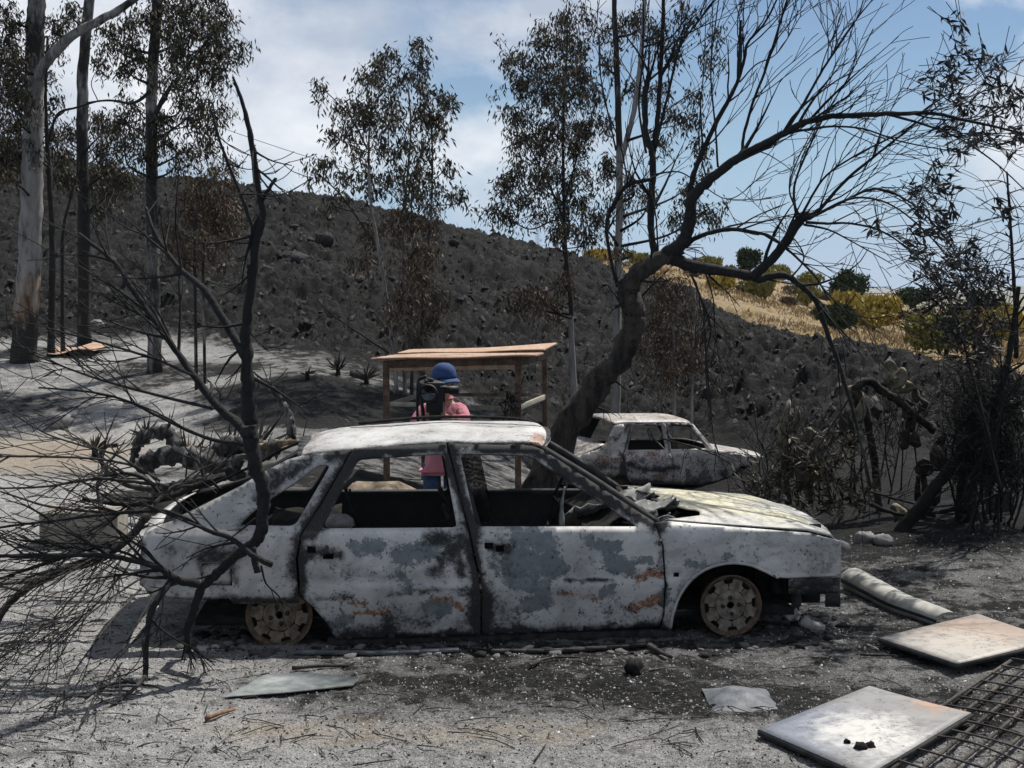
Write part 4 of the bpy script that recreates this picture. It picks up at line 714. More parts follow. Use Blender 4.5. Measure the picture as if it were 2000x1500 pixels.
# ---- burnt branches in front of the hatchback's tail
DF = 7.75
LT = (-.35, 0, .05); LD = (-.35, -.1, -.22)
base = P(368, 1271, 7.95); base[2] = g1(base[0], base[1])
limb_tree('fallen_burnt_tree', 'broken grey-black tree with three stems propped against the rear flank of the hatchback', base, [
 ([(489, 829), (484, 762), (482, 695), (481, 653), (488, 583), (499, 480), (513, 420), (506, 373), (492, 280), (476, 210), (455, 150)][::-1], DF+.1, DF+.05, 4, 24, 14, .35, (0, 0, .4)),
 ([(487, 840), (490, 869), (500, 913), (514, 954), (514, 989), (508, 1043), (492, 1062), (464, 1083), (424, 1119), (393, 1150), (377, 1195), (366, 1231), (368, 1275)], DF+.05, DF+.2, 28, 11, 4, .25, LT),
 ([(481, 700), (448, 644), (401, 569), (364, 537), (327, 495), (299, 448), (285, 405)], DF+.05, DF+.5, 16, 5, 8, .5, (-.2, 0, .3)),
 ([(490, 869), (469, 833), (424, 793), (380, 735), (331, 668), (261, 569), (224, 513), (154, 457)], DF+.05, DF+.6, 18, 6, 12, .6, (-.3, 0, .2)),
 ([(539, 348), (532, 358), (517, 383), (510, 395)], DF+.1, DF+.08, 6, 7, 2, .1, UP),
 ([(411, 210), (434, 289), (467, 373), (499, 458)], DF, DF+.08, 3, 7, 6, .2, UP),
 ([(531, 1103), (491, 1083), (451, 1052), (402, 1034), (348, 1007), (313, 998), (223, 1003), (120, 1015), (0, 1030)], DF-.1, DF+.2, 12, 4, 12, .5, LT),
 ([(503, 1118), (498, 1095), (494, 1070)], DF, DF, 13, 10, 0, 0, UP),
 ([(389, 1141), (344, 1132), (313, 1110), (268, 1097), (201, 1085), (103, 1085), (-10, 1086)], DF+.0, DF-.2, 15, 6, 12, .5, LT),
 ([(344, 1128), (322, 1150), (295, 1195), (286, 1253), (284, 1325)], DF, DF-.35, 14, 9, 5, .35, LD),
 ([(286, 1204), (330, 1240), (389, 1275)], DF-.1, DF-.1, 6, 3, 5, .2, DR),
 ([(478, 869), (402, 855), (313, 815), (250, 784), (179, 766), (76, 757)], DF+.1, DF+.6, 8, 3, 9, .5, LT),
 ([(415, 797), (357, 784), (250, 757), (161, 730), (60, 690)], DF+.1, DF+.8, 7, 3, 9, .5, LT),
 ([(380, 735), (300, 700), (200, 670), (90, 640)], DF+.2, DF+.9, 6, 3, 9, .5, LT),
 ([(510, 1105), (520, 1140), (545, 1165), (556, 1190)], DF-.05, DF+.1, 4, 2, 3, .12, DR)], DF, [M_char, M_char], 2)
def branch(label, paths, tw=2, m=None, name='fallen_branch', group='burnt branches piled behind the hatchback', cat='branch'):
    q = P(paths[0][0][0][0], paths[0][0][0][1], paths[0][1]); return limb_tree(name, label, q, paths, DF, [m or M_limb], tw, cat, group, sub='limb')
branch('long thick bent grey branch lying behind the hatchback tail, reaching the left edge', [([(290, 1005), (250, 1052), (201, 1088), (112, 1119), (45, 1155), (0, 1199), (-30, 1260)], 8.7, 8.3, 16, 14, 12, .6, LD), ([(45, 1155), (-20, 1140)], 8.4, 8.3, 7, 4, 4, .4, LT)])
branch('slender branch running level to the left edge just below the sandy path', [([(313, 940), (268, 913), (214, 900), (134, 893), (0, 891), (-40, 892)], 9.3, 9.0, 6, 4, 12, .55, LD), ([(268, 913), (223, 887), (156, 869), (80, 842), (-10, 784)], 9.2, 9.4, 6, 3, 10, .5, (-.3, 0, .15))])
branch('tangled charred branch with curled arms heaped directly behind the hatchback boot', [([(300, 990), (260, 1000), (200, 1000), (100, 990), (0, 960)], 9.0, 8.8, 10, 4, 10, .5, LD), ([(330, 950), (250, 940), (180, 936), (90, 950), (0, 954)], 9.3, 9.0, 9, 4, 9, .45, LD), ([(300, 985), (340, 950), (400, 935), (430, 955)], 9.2, 9.6, 9, 5, 6, .3, UP), ([(200, 1000), (190, 950), (205, 910), (235, 880)], 9.2, 9.6, 8, 5, 4, .3, UP)])
branch('spray of thin dead twigs sweeping down from beneath the hatchback tail to the ground', [([(275, 1150), (220, 1210), (160, 1290), (100, 1380), (40, 1470)], 8.1, 6.6, 5, 2, 8, .5, LD), ([(290, 1120), (200, 1180), (100, 1260), (0, 1340)], 8.2, 7.0, 5, 2, 8, .5, LD), ([(300, 1160), (250, 1250), (190, 1350), (140, 1450)], 8.0, 6.5, 5, 2, 7, .45, LD)])
branch('fan of wiry charred twigs in the lower left corner, lying over pale ash', [([(230, 1090), (150, 1160), (80, 1230), (-20, 1300)], 8.4, 7.4, 5, 2, 9, .55, LD), ([(200, 1120), (120, 1220), (60, 1320), (0, 1420)], 8.2, 6.8, 5, 2, 9, .55, LD), ([(160, 1100), (60, 1150), (-40, 1180)], 8.5, 8.0, 6, 2, 8, .5, LD)])
branch('heap of fine black twigs piled against the hatchback rear end', [([(310, 1030), (270, 1060), (230, 1100), (180, 1170)], 8.6, 8.1, 6, 2, 9, .45, LD), ([(320, 1010), (260, 1040), (180, 1070), (60, 1100)], 8.8, 8.4, 6, 2, 9, .45, LD), ([(280, 1060), (240, 1120), (180, 1190), (130, 1260)], 8.4, 7.8, 5, 2, 9, .45, LD)], m=M_char)
branch('thick forked stick standing on the ash just left of the rear wheel shadow', [([(284, 1322), (262, 1345), (240, 1362), (225, 1376)], 7.35, 7.0, 10, 7, 3, .25, LD), ([(280, 1335), (220, 1335), (165, 1365)], 7.3, 7.1, 7, 4, 5, .3, LD), ([(280, 1338), (300, 1340), (320, 1348)], 7.3, 7.2, 6, 4, 1, .1, UP), ([(240, 1362), (190, 1400), (160, 1425)], 7.05, 6.8, 6, 4, 5, .25, LD)])

branch('knotted black branch crossing low behind the hatchback boot', [([(440, 930), (380, 950), (320, 975), (250, 985), (160, 975)], 9.9, 9.6, 17, 8, 12, .4, LD), ([(320, 975), (290, 940), (250, 925), (200, 930)], 9.8, 9.8, 11, 5, 8, .35, (-.2, 0, .25)), ([(400, 940), (390, 905), (360, 890)], 9.9, 10.1, 10, 6, 5, .3, UP)], m=M_char)
branch('forked black branch lying on the ash under the long bent branch', [([(230, 1060), (160, 1075), (90, 1100), (0, 1130)], 9.2, 8.8, 13, 6, 10, .4, LD), ([(150, 1080), (100, 1060), (40, 1055)], 9.0, 9.0, 8, 4, 8, .35, LT)], m=M_char)
# ------------------------------------------------------------------ rusty shelter
def rusty(name, a, b, c):
    m, t, bb = mat(name, .85, .25); g = G(t); co = g.pos(); n, n2 = g.noise(co, 5, 6, .65), g.noise(co, 30, 4, .7)
    g.l(g.mix(g.m('MULTIPLY', g.mapr(n2, .45, .65), .7), g.ramp(n, [(.3, a), (.5, b), (.72, c)]), a), bb.inputs['Base Color']); g.bump(bb, n2, .4, .006); return m
M_rust = rusty('rusty_frame_steel', (.03, .022, .017), (.11, .072, .05), (.22, .165, .12))
M_rustlight = rusty('scorched_orange_sheet', (.20, .125, .085), (.40, .265, .185), (.38, .31, .25))
M_palewood = simple('weathered_pale_rail', (.20, .18, .15), (.33, .30, .25), 12, .9, .2, .5, .01)
DS = 15.6
def SPt(px, py, D=DS): return P(px, py, D)
sh = thing('rusty_shelter', 'small open shelter of rusted steel posts under a corrugated orange-brown sheet roof', 'shelter', GD(900, DS))
def post(px, py0, D, w=.07, m=M_rust):
    a = P(px, py0, D); b = a.copy(); b[2] = g1(a[0], a[1])-.1; mb = MB(); mb.bar(b, a, w, w*.8, (0, 1, 0)); return mb.build('post', m, sh, bevel=.006)
post(754, 705, DS); post(1012, 700, DS, .07); post(1064, 690, DS+1.6, .06); post(826, 705, DS+1.6, .05)
def beam(name, a, b, w, h, m=M_rust): mb = MB(); mb.bar(a, b, w, h); return mb.build(name, m, sh, bevel=.004)
beam('beam', SPt(750, 712), SPt(1016, 704), .05, .085); beam('beam', SPt(754, 719+1), SPt(1012, 717), .04, .05, M_rustlight)
beam('beam', SPt(1014, 706), SPt(1066, 693, DS+1.6), .05, .10); beam('beam', SPt(752, 712), SPt(828, 706, DS+1.6), .05, .08); beam('beam', SPt(828, 704, DS+1.6), SPt(1064, 693, DS+1.6), .05, .08)
beam('rail', SPt(760, 789), SPt(816, 790), .03, .05, M_palewood); beam('rail', SPt(880, 771), SPt(1064, 771, DS+1.6), .03, .04); beam('rail', SPt(925, 796, DS+1.5), SPt(992, 797, DS+1.5), .03, .05, M_palewood); beam('brace', SPt(1064, 775, DS+1.6), SPt(1012, 797), .03, .06, M_palewood); beam('brace', SPt(754, 792), SPt(826, 770, DS+1.6), .03, .05, M_palewood); beam('brace', SPt(950, 830, DS+.6), SPt(1012, 800), .02, .02)
for k, (q0, q1, r0, r1, dz) in enumerate((((724, 702), (1046, 695), (776, 694), (1062, 688), 0.), ((776, 691), (1062, 684), (800, 686), (1088, 672), .03))):
    Da, Db = (DS-.25, DS+.7) if k == 0 else (DS+.6, DS+2.0)
    A, B, C_, E_ = P(*q0, Da), P(*q1, Da), P(*r0, Db), P(*r1, Db); nu, nv = 60, 40
    g_ = np.zeros((nu, nv, 3)); u, v_ = np.meshgrid(np.linspace(0, 1, nu), np.linspace(0, 1, nv), indexing='ij')
    g_ = (A*(1-u[..., None])+B*u[..., None])*(1-v_[..., None])+(C_*(1-u[..., None])+E_*u[..., None])*v_[..., None]
    g_[..., 2] += .014*np.sin(v_*2*math.pi*(9 if k == 0 else 13))+.012*np.sin(u*5+k*2)*v_+.006*np.sin(u*9)*(1-v_)
    mb = MB(); mb.grid(g_); mb.build('roof_sheet', M_rustlight, sh, True, .006)
mb = MB()
for k in range(26):
    a = SPt(1000+rnd.uniform(-16, 8), 792+rnd.uniform(-20, 12)); mb.tube([a, a+R.normal(size=3)*.07, a+R.normal(size=3)*.1], .006, 4, cap=False)
o = mb.build('charred_tangle', M_char, sh); o['kind'] = 'stuff'
# ------------------------------------------------------------------ person with a video camera
M_skin = simple('skin', (.36, .20, .14), (.42, .25, .18), 20, .6, .3, .1, .002)
M_shirt = simple('pink_shirt', (.36, .135, .16), (.46, .19, .22), 9, .9, .15, 1.0, .05, stretch=(1, 1, .35))
M_jeans = simple('blue_jeans', (.025, .045, .09), (.045, .075, .14), 30, .9, .15, .3, .004)
M_cap = simple('blue_cap', (.022, .045, .12), (.034, .064, .16), 30, .85, .2, .3, .003)
M_kit = simple('black_camera_plastic', (.005, .005, .0055), (.013, .013, .014), 25, .6, .3, .2, .003)
M_kitg = simple('grey_camera_metal', (.12, .12, .125), (.25, .25, .26), 25, .4, .5, .2, .003)
M_glass = simple('dark_lens_glass', (.006, .007, .012), (.012, .013, .02), 5, .08, .6, 0)
DP = 12.2; pc = P(862, 760, DP); zg = g1(pc[0], DP); head = P(866, 748, DP)
def skin(name, verts, edges, rad, m, parent, root=0, lv=2):
    me = bpy.data.meshes.new(name); me.from_pydata([tuple(np.asarray(v)-np.array(parent_loc(parent))) for v in verts], edges, []); me.materials.append(m); me.update()
    o = bpy.data.objects.new(name, me); S.collection.objects.link(o); o.parent = parent; s_ = o.modifiers.new('skin', 'SKIN'); s_.use_smooth_shade = True
    for i, r_ in enumerate(rad):
        v = me.skin_vertices[0].data[i]; v.radius = r_ if isinstance(r_, tuple) else (r_, r_); v.use_root = i == root
    q = o.modifiers.new('sub', 'SUBSURF'); q.levels = lv; q.render_levels = lv; return o
def parent_loc(p):
    l = np.zeros(3)
    while p is not None: l = l+np.array(p.location); p = p.parent
    return l
per = thing('person', 'person in blue cap and pink long-sleeved shirt standing behind the hatchback holding a camera', 'person', (pc[0], DP, zg))
hz = head[2]; bx, by = head[0], DP
pel = np.array([bx-.02, by+.05, hz-.66]); che = np.array([bx-.01, by+.05, hz-.32]); nk = np.array([bx+.0, by+.04, hz-.14])
sL, sR = che+np.array([.17, 0, .06]), che+np.array([-.17, 0, .06])
eL, eR = P(908, 822, DP-.12), P(810, 828, DP-.05); hL, hR = P(876, 818, DP-.33), P(838, 812, DP-.33)
fl_, fr_ = np.array([pel[0]+.1, by+.05, zg+.05]), np.array([pel[0]-.1, by+.03, zg+.05])
kL, kR = (pel+fl_)/2+np.array([.05, -.05, -.0]), (pel+fr_)/2+np.array([-.02, -.04, 0])
hd0 = np.array([bx, by+.0, hz-.06]); hd1 = np.array([bx+.005, by-.005, hz+.05])
vv = [pel, che, nk, hd0, hd1, sL, eL, hL, sR, eR, hR, pel+np.array([.09, 0, -.06]), kL, fl_, pel+np.array([-.09, 0, -.06]), kR, fr_, fl_+np.array([.0, -.14, -.03]), fr_+np.array([.0, -.14, -.03])]
ee = [(0, 1), (1, 2), (2, 3), (3, 4), (1, 5), (5, 6), (6, 7), (1, 8), (8, 9), (9, 10), (0, 11), (11, 12), (12, 13), (0, 14), (14, 15), (15, 16), (13, 17), (16, 18)]
rr = [(.14, .11), (.15, .11), .052, .072, .082, .062, .04, .03, .062, .04, .03, .085, .06, .045, .085, .06, .045, .04, .04]
# fingers as chains rooted in the palms
for hi, hnd, sd in ((7, hL, -1), (10, hR, 1)):
    pm = hnd+np.array([sd*.035, -.03, .02]); vv.append(pm); rr.append((.032, .02)); ee.append((hi, len(vv)-1)); pi = len(vv)-1
    for k in range(5):
        a = pm+np.array([sd*.03, -.022, .036-.02*k]) if k < 4 else pm+np.array([sd*.0, -.03, .04]); b = a+np.array([sd*(.024-.003*abs(k-1.2)), .0, .004]) if k < 4 else a+np.array([sd*.012, -.0, .03]); c_ = b+np.array([sd*.006, .02, 0]) if k < 4 else b+np.array([sd*.014, 0, .018])
        n0 = len(vv); vv += [a, b, c_]; rr += [.0105, .0095, .008]; ee += [(pi, n0), (n0, n0+1), (n0+1, n0+2)]
body = skin('body', vv, ee, rr, M_skin, per)
sv = [pel+np.array([0, 0, .02]), che, nk+np.array([0, 0, -.03]), sL, eL, hL*.86+eL*.14, sR, eR, hR*.86+eR*.14, pel+np.array([0, 0, -.10])]
skin('shirt', sv, [(0, 1), (1, 2), (1, 3), (3, 4), (4, 5), (1, 6), (6, 7), (7, 8), (0, 9)], [(.168, .135), (.178, .135), .062, .082, .056, .042, .082, .056, .042, (.195, .165)], M_shirt, per)
skin('trousers', [pel, pel+np.array([.09, 0, -.08]), kL, fl_+np.array([0, 0, .03]), pel+np.array([-.09, 0, -.08]), kR, fr_+np.array([0, 0, .03])], [(0, 1), (1, 2), (2, 3), (0, 4), (4, 5), (5, 6)], [(.135, .105), .095, .076, .062, .095, .076, .062], M_jeans, per)
mb = MB(); hc = hd1+np.array([.0, 0, .012]); yaw = math.radians(38)   # looks down to the right
cz = np.array([math.sin(yaw), -math.cos(yaw), 0])
mb.lathe([(.001, .112), (.045, .106), (.080, .082), (.100, .045), (.107, .0), (.106, -.02)], hc, 'z', 20); cap = mb.build('cap', M_cap, per, True, .004)
mb = MB(); sdv = np.array([-cz[1], cz[0], 0]); g_ = [[hc+cz*(.075+.085*v_*math.cos(1.0*u)**.7)+sdv*.105*math.sin(1.25*u)*(1-.12*v_)+np.array([0, 0, -.012-.032*v_-.02*u*u]) for u in np.linspace(-1, 1, 11)] for v_ in np.linspace(0, 1, 6)]
mb.grid(g_); mb.build('cap_peak', M_cap, cap, True, .006)
mb = MB(); hq = hd1+np.array([0, .012, -.03]); mb.lathe([(.001, .06), (.06, .05), (.092, .01), (.09, -.045), (.06, -.075), (.001, -.08)], hq-cz*.022, 'z', 14); mb.build('hair', simple('dark_hair', (.01, .008, .006), (.025, .018, .012), 30, .7, .3), per, True)
mb = MB(); fc = hd1+cz*.082
mb.lathe([(.001, .03), (.012, .01), (.016, -.02), (.001, -.026)], fc+cz*.008+np.array([0, 0, -.03]), 'z', 8)
for s_ in (-1, 1): mb.lathe([(.001, .012), (.012, .0), (.001, -.012)], fc+sdv*.032*s_+np.array([0, 0, .0])-cz*.006, 'z', 8); mb.lathe([(.001, .03), (.012, .01), (.011, -.02), (.001, -.03)], hd1+sdv*.088*s_+np.array([0, 0, -.02])-cz*.0, 'z', 8)
mb.box(fc+np.array([0, 0, -.072])-cz*.008, (.04, .012, .008)); mb.build('facial_features', M_skin, body, True)
mb = MB(); mb.tube([nk+np.array([.075*math.cos(t), .06*math.sin(t), .01+.012*math.sin(t)]) for t in np.linspace(0, 2*math.pi, 16)], .013, 6, cap=False); mb.build('collar', M_shirt, per, True)
mb = MB(); mb.tube(smooth_pl([nk+np.array([.015, -.07, -.02]), che+np.array([.03, -.14, .0]), pel+np.array([.02, -.15, .05])], 5), .006, 5); mb.build('button_placket', M_shirt, per)
# the camera on the right shoulder / rig in front of the chest
vc = thing('video_camera', 'black shoulder video camera with flip-out viewfinder held by the person in the pink shirt', 'camera', P(850, 770, DP-.3))
def vpart(name, px, py, dx, dy, dz, D=DP-.36, m=M_kit, rz=.0, bev=.012):
    mb = MB(); q = P(px, py, D); c_, s_ = math.cos(rz), math.sin(rz); mb.box(q, (dx, dy, dz), np.array([[c_, -s_, 0], [s_, c_, 0], [0, 0, 1]])); return mb.build(name, m, vc, bevel=bev)
vb = vpart('camera_body', 845, 764, .15, .34, .17, DP-.28, rz=.25); vpart('side_panel', 832, 762, .10, .30, .13, DP-.30, rz=.25); vpart('top_handle', 838, 741, .035, .24, .03, DP-.3, rz=.25); vpart('handle_post', 832, 748, .03, .03, .06, DP-.42); vpart('battery_pack', 849, 790, .14, .12, .13, DP-.38); vpart('lower_grip', 850, 808, .10, .1, .12, DP-.36)
vf = vpart('viewfinder', 878, 761, .115, .13, .055, DP-.36, rz=.2); mb = MB(); mb.lathe([(.036, -.05), (.036, .03), (.026, .03), (.026, -.02)], P(889, 762, DP-.42), 'x', 16); mb.build('eyepiece', M_kit, vf, True); mb = MB(); mb.box(P(866, 755, DP-.44), (.05, .03, .012)); mb.build('mount_plate', M_kitg, vf)
mb = MB(); mb.lathe([(.062, .0), (.070, -.03), (.070, -.16), (.078, -.2), (.066, -.2), (.06, -.12)], P(838, 766, DP-.45), 'y', 20); ln_ = mb.build('lens', M_kit, vc, True); mb = MB(); mb.lathe([(.001, -.12), (.062, -.125)], P(838, 766, DP-.45), 'y', 20); mb.build('lens_glass', M_glass, ln_, True)
mb = MB(); mb.tube(smooth_pl([P(833, 735, DP-.3), P(818, 742, DP-.3), P(815, 775, DP-.32), P(816, 820, DP-.3), P(822, 850, DP-.3)], 6), .012, 6); mb.tube(smooth_pl([P(820, 745, DP-.34), P(824, 790, DP-.36), P(830, 835, DP-.34)], 6), .016, 6); mb.build('cable', M_kit, vc, True)
mb = MB(); mb.tube(smooth_pl([P(863, 795, DP-.34), P(868, 808, DP-.36), P(872, 818, DP-.36)], 4), .010, 6); mb.build('focus_lever', M_kit, vc)
# ------------------------------------------------------------------ second wreck
def cr5(*c): return [(1040+x/3.846, 780+y/3.846) for x, y in c]
M_p2 = paint('scorched_white_rust_paint', (.38, .355, .325), (.016, .014, .013), (.10, .105, .11), (.20, .115, .075), speck=.56, mott=(.42, .60))
A2 = math.radians(20); o2 = P(1209, 960, 20.6); o2[2] = g1(o2[0], o2[1])-.08
C2 = Car(o2, A2, 1.55, [(-.1, .05), (.25, .0), (.52, .0), (.60, .02), (.72, .07), (1.2, .22), (1.5, .3)])
car2 = thing('burnt_saloon_car', 'smaller burnt-out white and rust two-door saloon car parked behind the leaning tree', 'car', C2.O, A2)
S2 = [(*cr5((690, 450))[0], *cr5((700, 600))[0], 6, 1.2), (*cr5((620, 350))[0], *cr5((700, 200))[0], 5, .7), (*cr5((740, 500))[0], *cr5((1090, 510))[0], 7, .85), (*cr5((740, 185))[0], *cr5((1200, 185))[0], 4, 1.), (*cr5((300, 520))[0], *cr5((640, 540))[0], 8, .6), (*cr5((1000, 200))[0], *cr5((1050, 480))[0], 3, .8), (*cr5((1450, 520))[0], *cr5((1500, 640))[0], 8, .7), (*cr5((240, 600))[0], *cr5((700, 610))[0], 12, .8), (*cr5((760, 630))[0], *cr5((1480, 640))[0], 9, .9)]
P2 = [(*cr5((830, 440))[0], *cr5((850, 440))[0], 7), (*cr5((1310, 560))[0], *cr5((1340, 600))[0], 14), (*cr5((1230, 600))[0], *cr5((1260, 620))[0], 10), (*cr5((920, 480))[0], *cr5((960, 500))[0], 6), (*cr5((1180, 600))[0], *cr5((1160, 540))[0], 6), (*cr5((730, 560))[0], *cr5((1000, 540))[0], 5, .7)]
R2 = [(*cr5((320, 500))[0], *cr5((650, 480))[0], 12, .9), (*cr5((900, 410))[0], *cr5((960, 410))[0], 8), (*cr5((900, 570))[0], *cr5((970, 570))[0], 9), (*cr5((560, 300))[0], *cr5((640, 260))[0], 8, .8), (*cr5((1380, 380))[0], *cr5((1560, 420))[0], 8, .7), (*cr5((760, 480))[0], *cr5((800, 470))[0], 7), (*cr5((720, 420))[0], *cr5((1000, 470))[0], 14, .55), (*cr5((1100, 420))[0], *cr5((1300, 450))[0], 14, .5)]
H2a = rounded(cr5((752, 200), (968, 196), (1000, 378), (708, 382)), 3); H2b = rounded(cr5((1014, 198), (1180, 202), (1290, 340), (1300, 372), (1038, 376)), 3)
q2 = cr5((225, 452), (400, 405), (500, 372), (545, 340), (610, 200), (640, 188), (738, 182), (690, 385), (668, 430), (690, 480), (700, 580), (640, 572), (590, 600), (540, 640), (250, 640), (215, 560))
d2 = cr5((742, 182), (985, 180), (1000, 188), (1030, 375), (1060, 500), (1056, 640), (760, 640), (705, 590), (694, 480), (672, 430), (696, 388))
w2 = cr5((1002, 180), (1190, 184), (1300, 320), (1345, 366), (1500, 400), (1680, 430), (1790, 448), (1780, 560), (1700, 600), (1670, 540), (1620, 500), (1560, 500), (1510, 540), (1480, 600), (1470, 650), (1060, 645), (1064, 500), (1034, 375))
for mir_ in (False, True):
    flank('rear_quarter_panel', C2, q2, [], M_p2, 5, .03, mir_, segs=(S2, P2, R2), root=car2); flank('door', C2, d2, [H2a], M_p2, 5, .03, mir_, segs=(S2, P2, R2), root=car2); flank('front_wing', C2, w2, [H2b], M_p2, 5, .03, mir_, segs=(S2, P2, R2), root=car2)
e2 = smooth_pl([C2.side(*q) for q in cr5((618, 192), (680, 182), (740, 180), (860, 180), (985, 179), (1100, 180), (1190, 186))], 3); g_ = []
for i, e in enumerate(e2):
    t = i/(len(e2)-1); g_.append([(e[0]-.10*(1-(2*s_-1)**2)*(1-t)+.08*(1-(2*s_-1)**2)*t, e[1]+(C2.W-2*e[1])*s_, e[2]+.075*(1-abs(2*s_-1)**2.4)*min(1, .5+4*(1-t))) for s_ in np.linspace(0, 1, 16)])
mb = MB(); gg = np.array(g_); mb.grid(gg, rust=.55*np.ones(gg.shape[:2])*(R.random(gg.shape[:2]) > .35), soot=.05); mb.build('roof', M_p2, car2, True, .03, off=np.zeros(3))
def m2(p): return np.array([p[0], C2.W-p[1], p[2]])
bl = [C2.side(*q, .02) for q in cr5((545, 340), (400, 402), (225, 452))]; mb = MB(); g_ = [[p*(1-s_)+m2(p)*s_+np.array([0, 0, .03*4*s_*(1-s_)]) for s_ in np.linspace(0, 1, 12)] for p in smooth_pl(bl, 4)]; mb.grid(g_, rust=.5, peel=.1); mb.build('boot_lid', M_p2, car2, True, .02, off=np.zeros(3))
rp_ = [C2.side(*q, .02) for q in cr5((225, 454), (212, 500), (215, 560), (240, 640))]; mb = MB(); mb.grid([[p*(1-s_)+m2(p)*s_ for s_ in np.linspace(0, 1, 12)] for p in rp_], soot=.4, rust=.4); mb.build('rear_panel', M_p2, car2, True, .02, off=np.zeros(3))
bo = [C2.side(*q, .02) for q in cr5((1345, 366), (1500, 398), (1680, 428), (1790, 446))]; mb = MB(); mb.grid([[p*(1-s_)+m2(p)*s_+np.array([0, 0, .05*4*s_*(1-s_)]) for s_ in np.linspace(0, 1, 12)] for p in smooth_pl(bo, 4)], rust=.35, soot=.05); mb.build('bonnet', M_p2, car2, True, .02, off=np.zeros(3))
fp_ = [C2.side(*q, .02) for q in cr5((1790, 448), (1795, 500), (1780, 600))]; mb = MB(); mb.grid([[p*(1-s_)+m2(p)*s_ for s_ in np.linspace(0, 1, 8)] for p in fp_], soot=.7); mb.build('front_panel', M_p2, car2, True, .02, off=np.zeros(3))
for f_ in (lambda p: p, m2):
    a, b = C2.side(*cr5((1195, 190))[0], .03), C2.side(*cr5((1340, 366))[0], .05); mb = MB(); mb.tube([f_(a), f_(b)], .025, 6); mb.build('windscreen_pillar', M_p2, car2, off=np.zeros(3))
x2a, x2b = C2.side(*cr5((260, 560))[0])[0], C2.side(*cr5((1770, 560))[0])[0]
mb = MB(); mb.box(((x2a+x2b)/2, C2.W/2, .2), (x2b-x2a-.1, C2.W-.2, .05)); mb.build('floor_pan', M_inside, car2, off=np.zeros(3))
mb = MB(); mb.box((C2.side(*cr5((1330, 450))[0])[0], C2.W/2, .42), (.05, C2.W-.2, .5)); mb.build('bulkhead', M_inside, car2, off=np.zeros(3))
c_ = C2.at(*cr5((885, 265))[0], .95); mb = MB(); mb.tube([c_+np.array([.12*math.cos(t)*.4, .19*math.cos(t), .05*math.cos(t)+.06*math.sin(t)]) for t in np.linspace(0, 2*math.pi, 25)], .012, 6, cap=False); mb.tube([c_, c_+np.array([.3, 0, -.3])], .015, 5); mb.build('steering_wheel', M_sheetgrey, car2, off=np.zeros(3))
for (wx, wy) in ((650, 650), (1570, 640)):
    for f_ in (False, True):
        c_ = C2.side(*cr5((wx, wy))[0], .12); c_ = m2(c_) if f_ else c_; s_ = -1 if f_ else 1; c_[2] = .2
        mb = MB(); mb.lathe([(.14, .08*s_), (.17, -.03*s_), (.19, -.05*s_), (.18, -.055*s_), (.15, -.02*s_), (.06, -.03*s_), (.001, -.035*s_)], c_, 'y', 20); mb.build('wheel', M_rimlip, car2, True, off=np.zeros(3))
# ------------------------------------------------------------------ burnt thicket on the right: prickly pear, stumps, tangles
M_pad = simple('scorched_cactus_pad', (.020, .018, .014), (.27, .235, .165), 7, .9, .2, .9, .03)
M_padd = simple('blackened_cactus_pad', (.012, .011, .010), (.055, .048, .040), 9, .9, .2, .7, .02)
def pad(mb, c, w, h, tilt, yaw, th=.02, fold=.0):
    n = 14; a = np.linspace(0, 2*math.pi, n, endpoint=False); rg = 1+.22*(R.random(n)-.6); o_ = np.stack([w/2*np.cos(a)*(1-.22*np.sin(a))*rg, 0*a, h/2*np.sin(a)*rg], 1); o_[:, 1] = fold*np.cos(2*a)*w*1.6+.12*w*R.normal(size=n)*.5
    fr = np.vstack([o_*.0+[[0, -th, 0]], o_*np.array([.7, 1, .7])+[0, -th*.8, 0], o_, o_*np.array([.7, 1, .7])+[0, th*.8, 0], o_*0+[[0, th, 0]]])
    ct, st_ = math.cos(tilt), math.sin(tilt); cy, sy = math.cos(yaw), math.sin(yaw); x = fr[:, 0]*ct-fr[:, 2]*st_; z = fr[:, 0]*st_+fr[:, 2]*ct; y = fr[:, 1]
    v = np.stack([x*cy-y*sy, x*sy+y*cy, z], 1)+c; f = [(i*n+j, i*n+(j+1) % n, (i+1)*n+(j+1) % n, (i+1)*n+j) for i in range(4) for j in range(n)]; mb.add(v, f)
def cactus(label, trunk, D, pads, w0, w1):
    b = P(*trunk[0], D); root = thing('burnt_prickly_pear', label, 'cactus', (b[0], b[1], g1(b[0], b[1])), group='burnt prickly pears on the right')
    p, r = lm(trunk, D, D, w0, w1, 6, .1); mb = MB(); mb.tube(p, r, 9, rough=.15, char=.4); mb.build('trunk', M_trunk, root, True)
    for (x, y, w, h, t, dark) in pads:
        mb = MB(); pad(mb, P(x, y, D+R.uniform(-.15, .05)), 1.25*w*D/FPX, 1.15*h*D/FPX, t, R.uniform(-.8, .8), .010, R.uniform(-.2, .2)); mb.build('pad', M_padd if dark else M_pad, root, True)
    return root
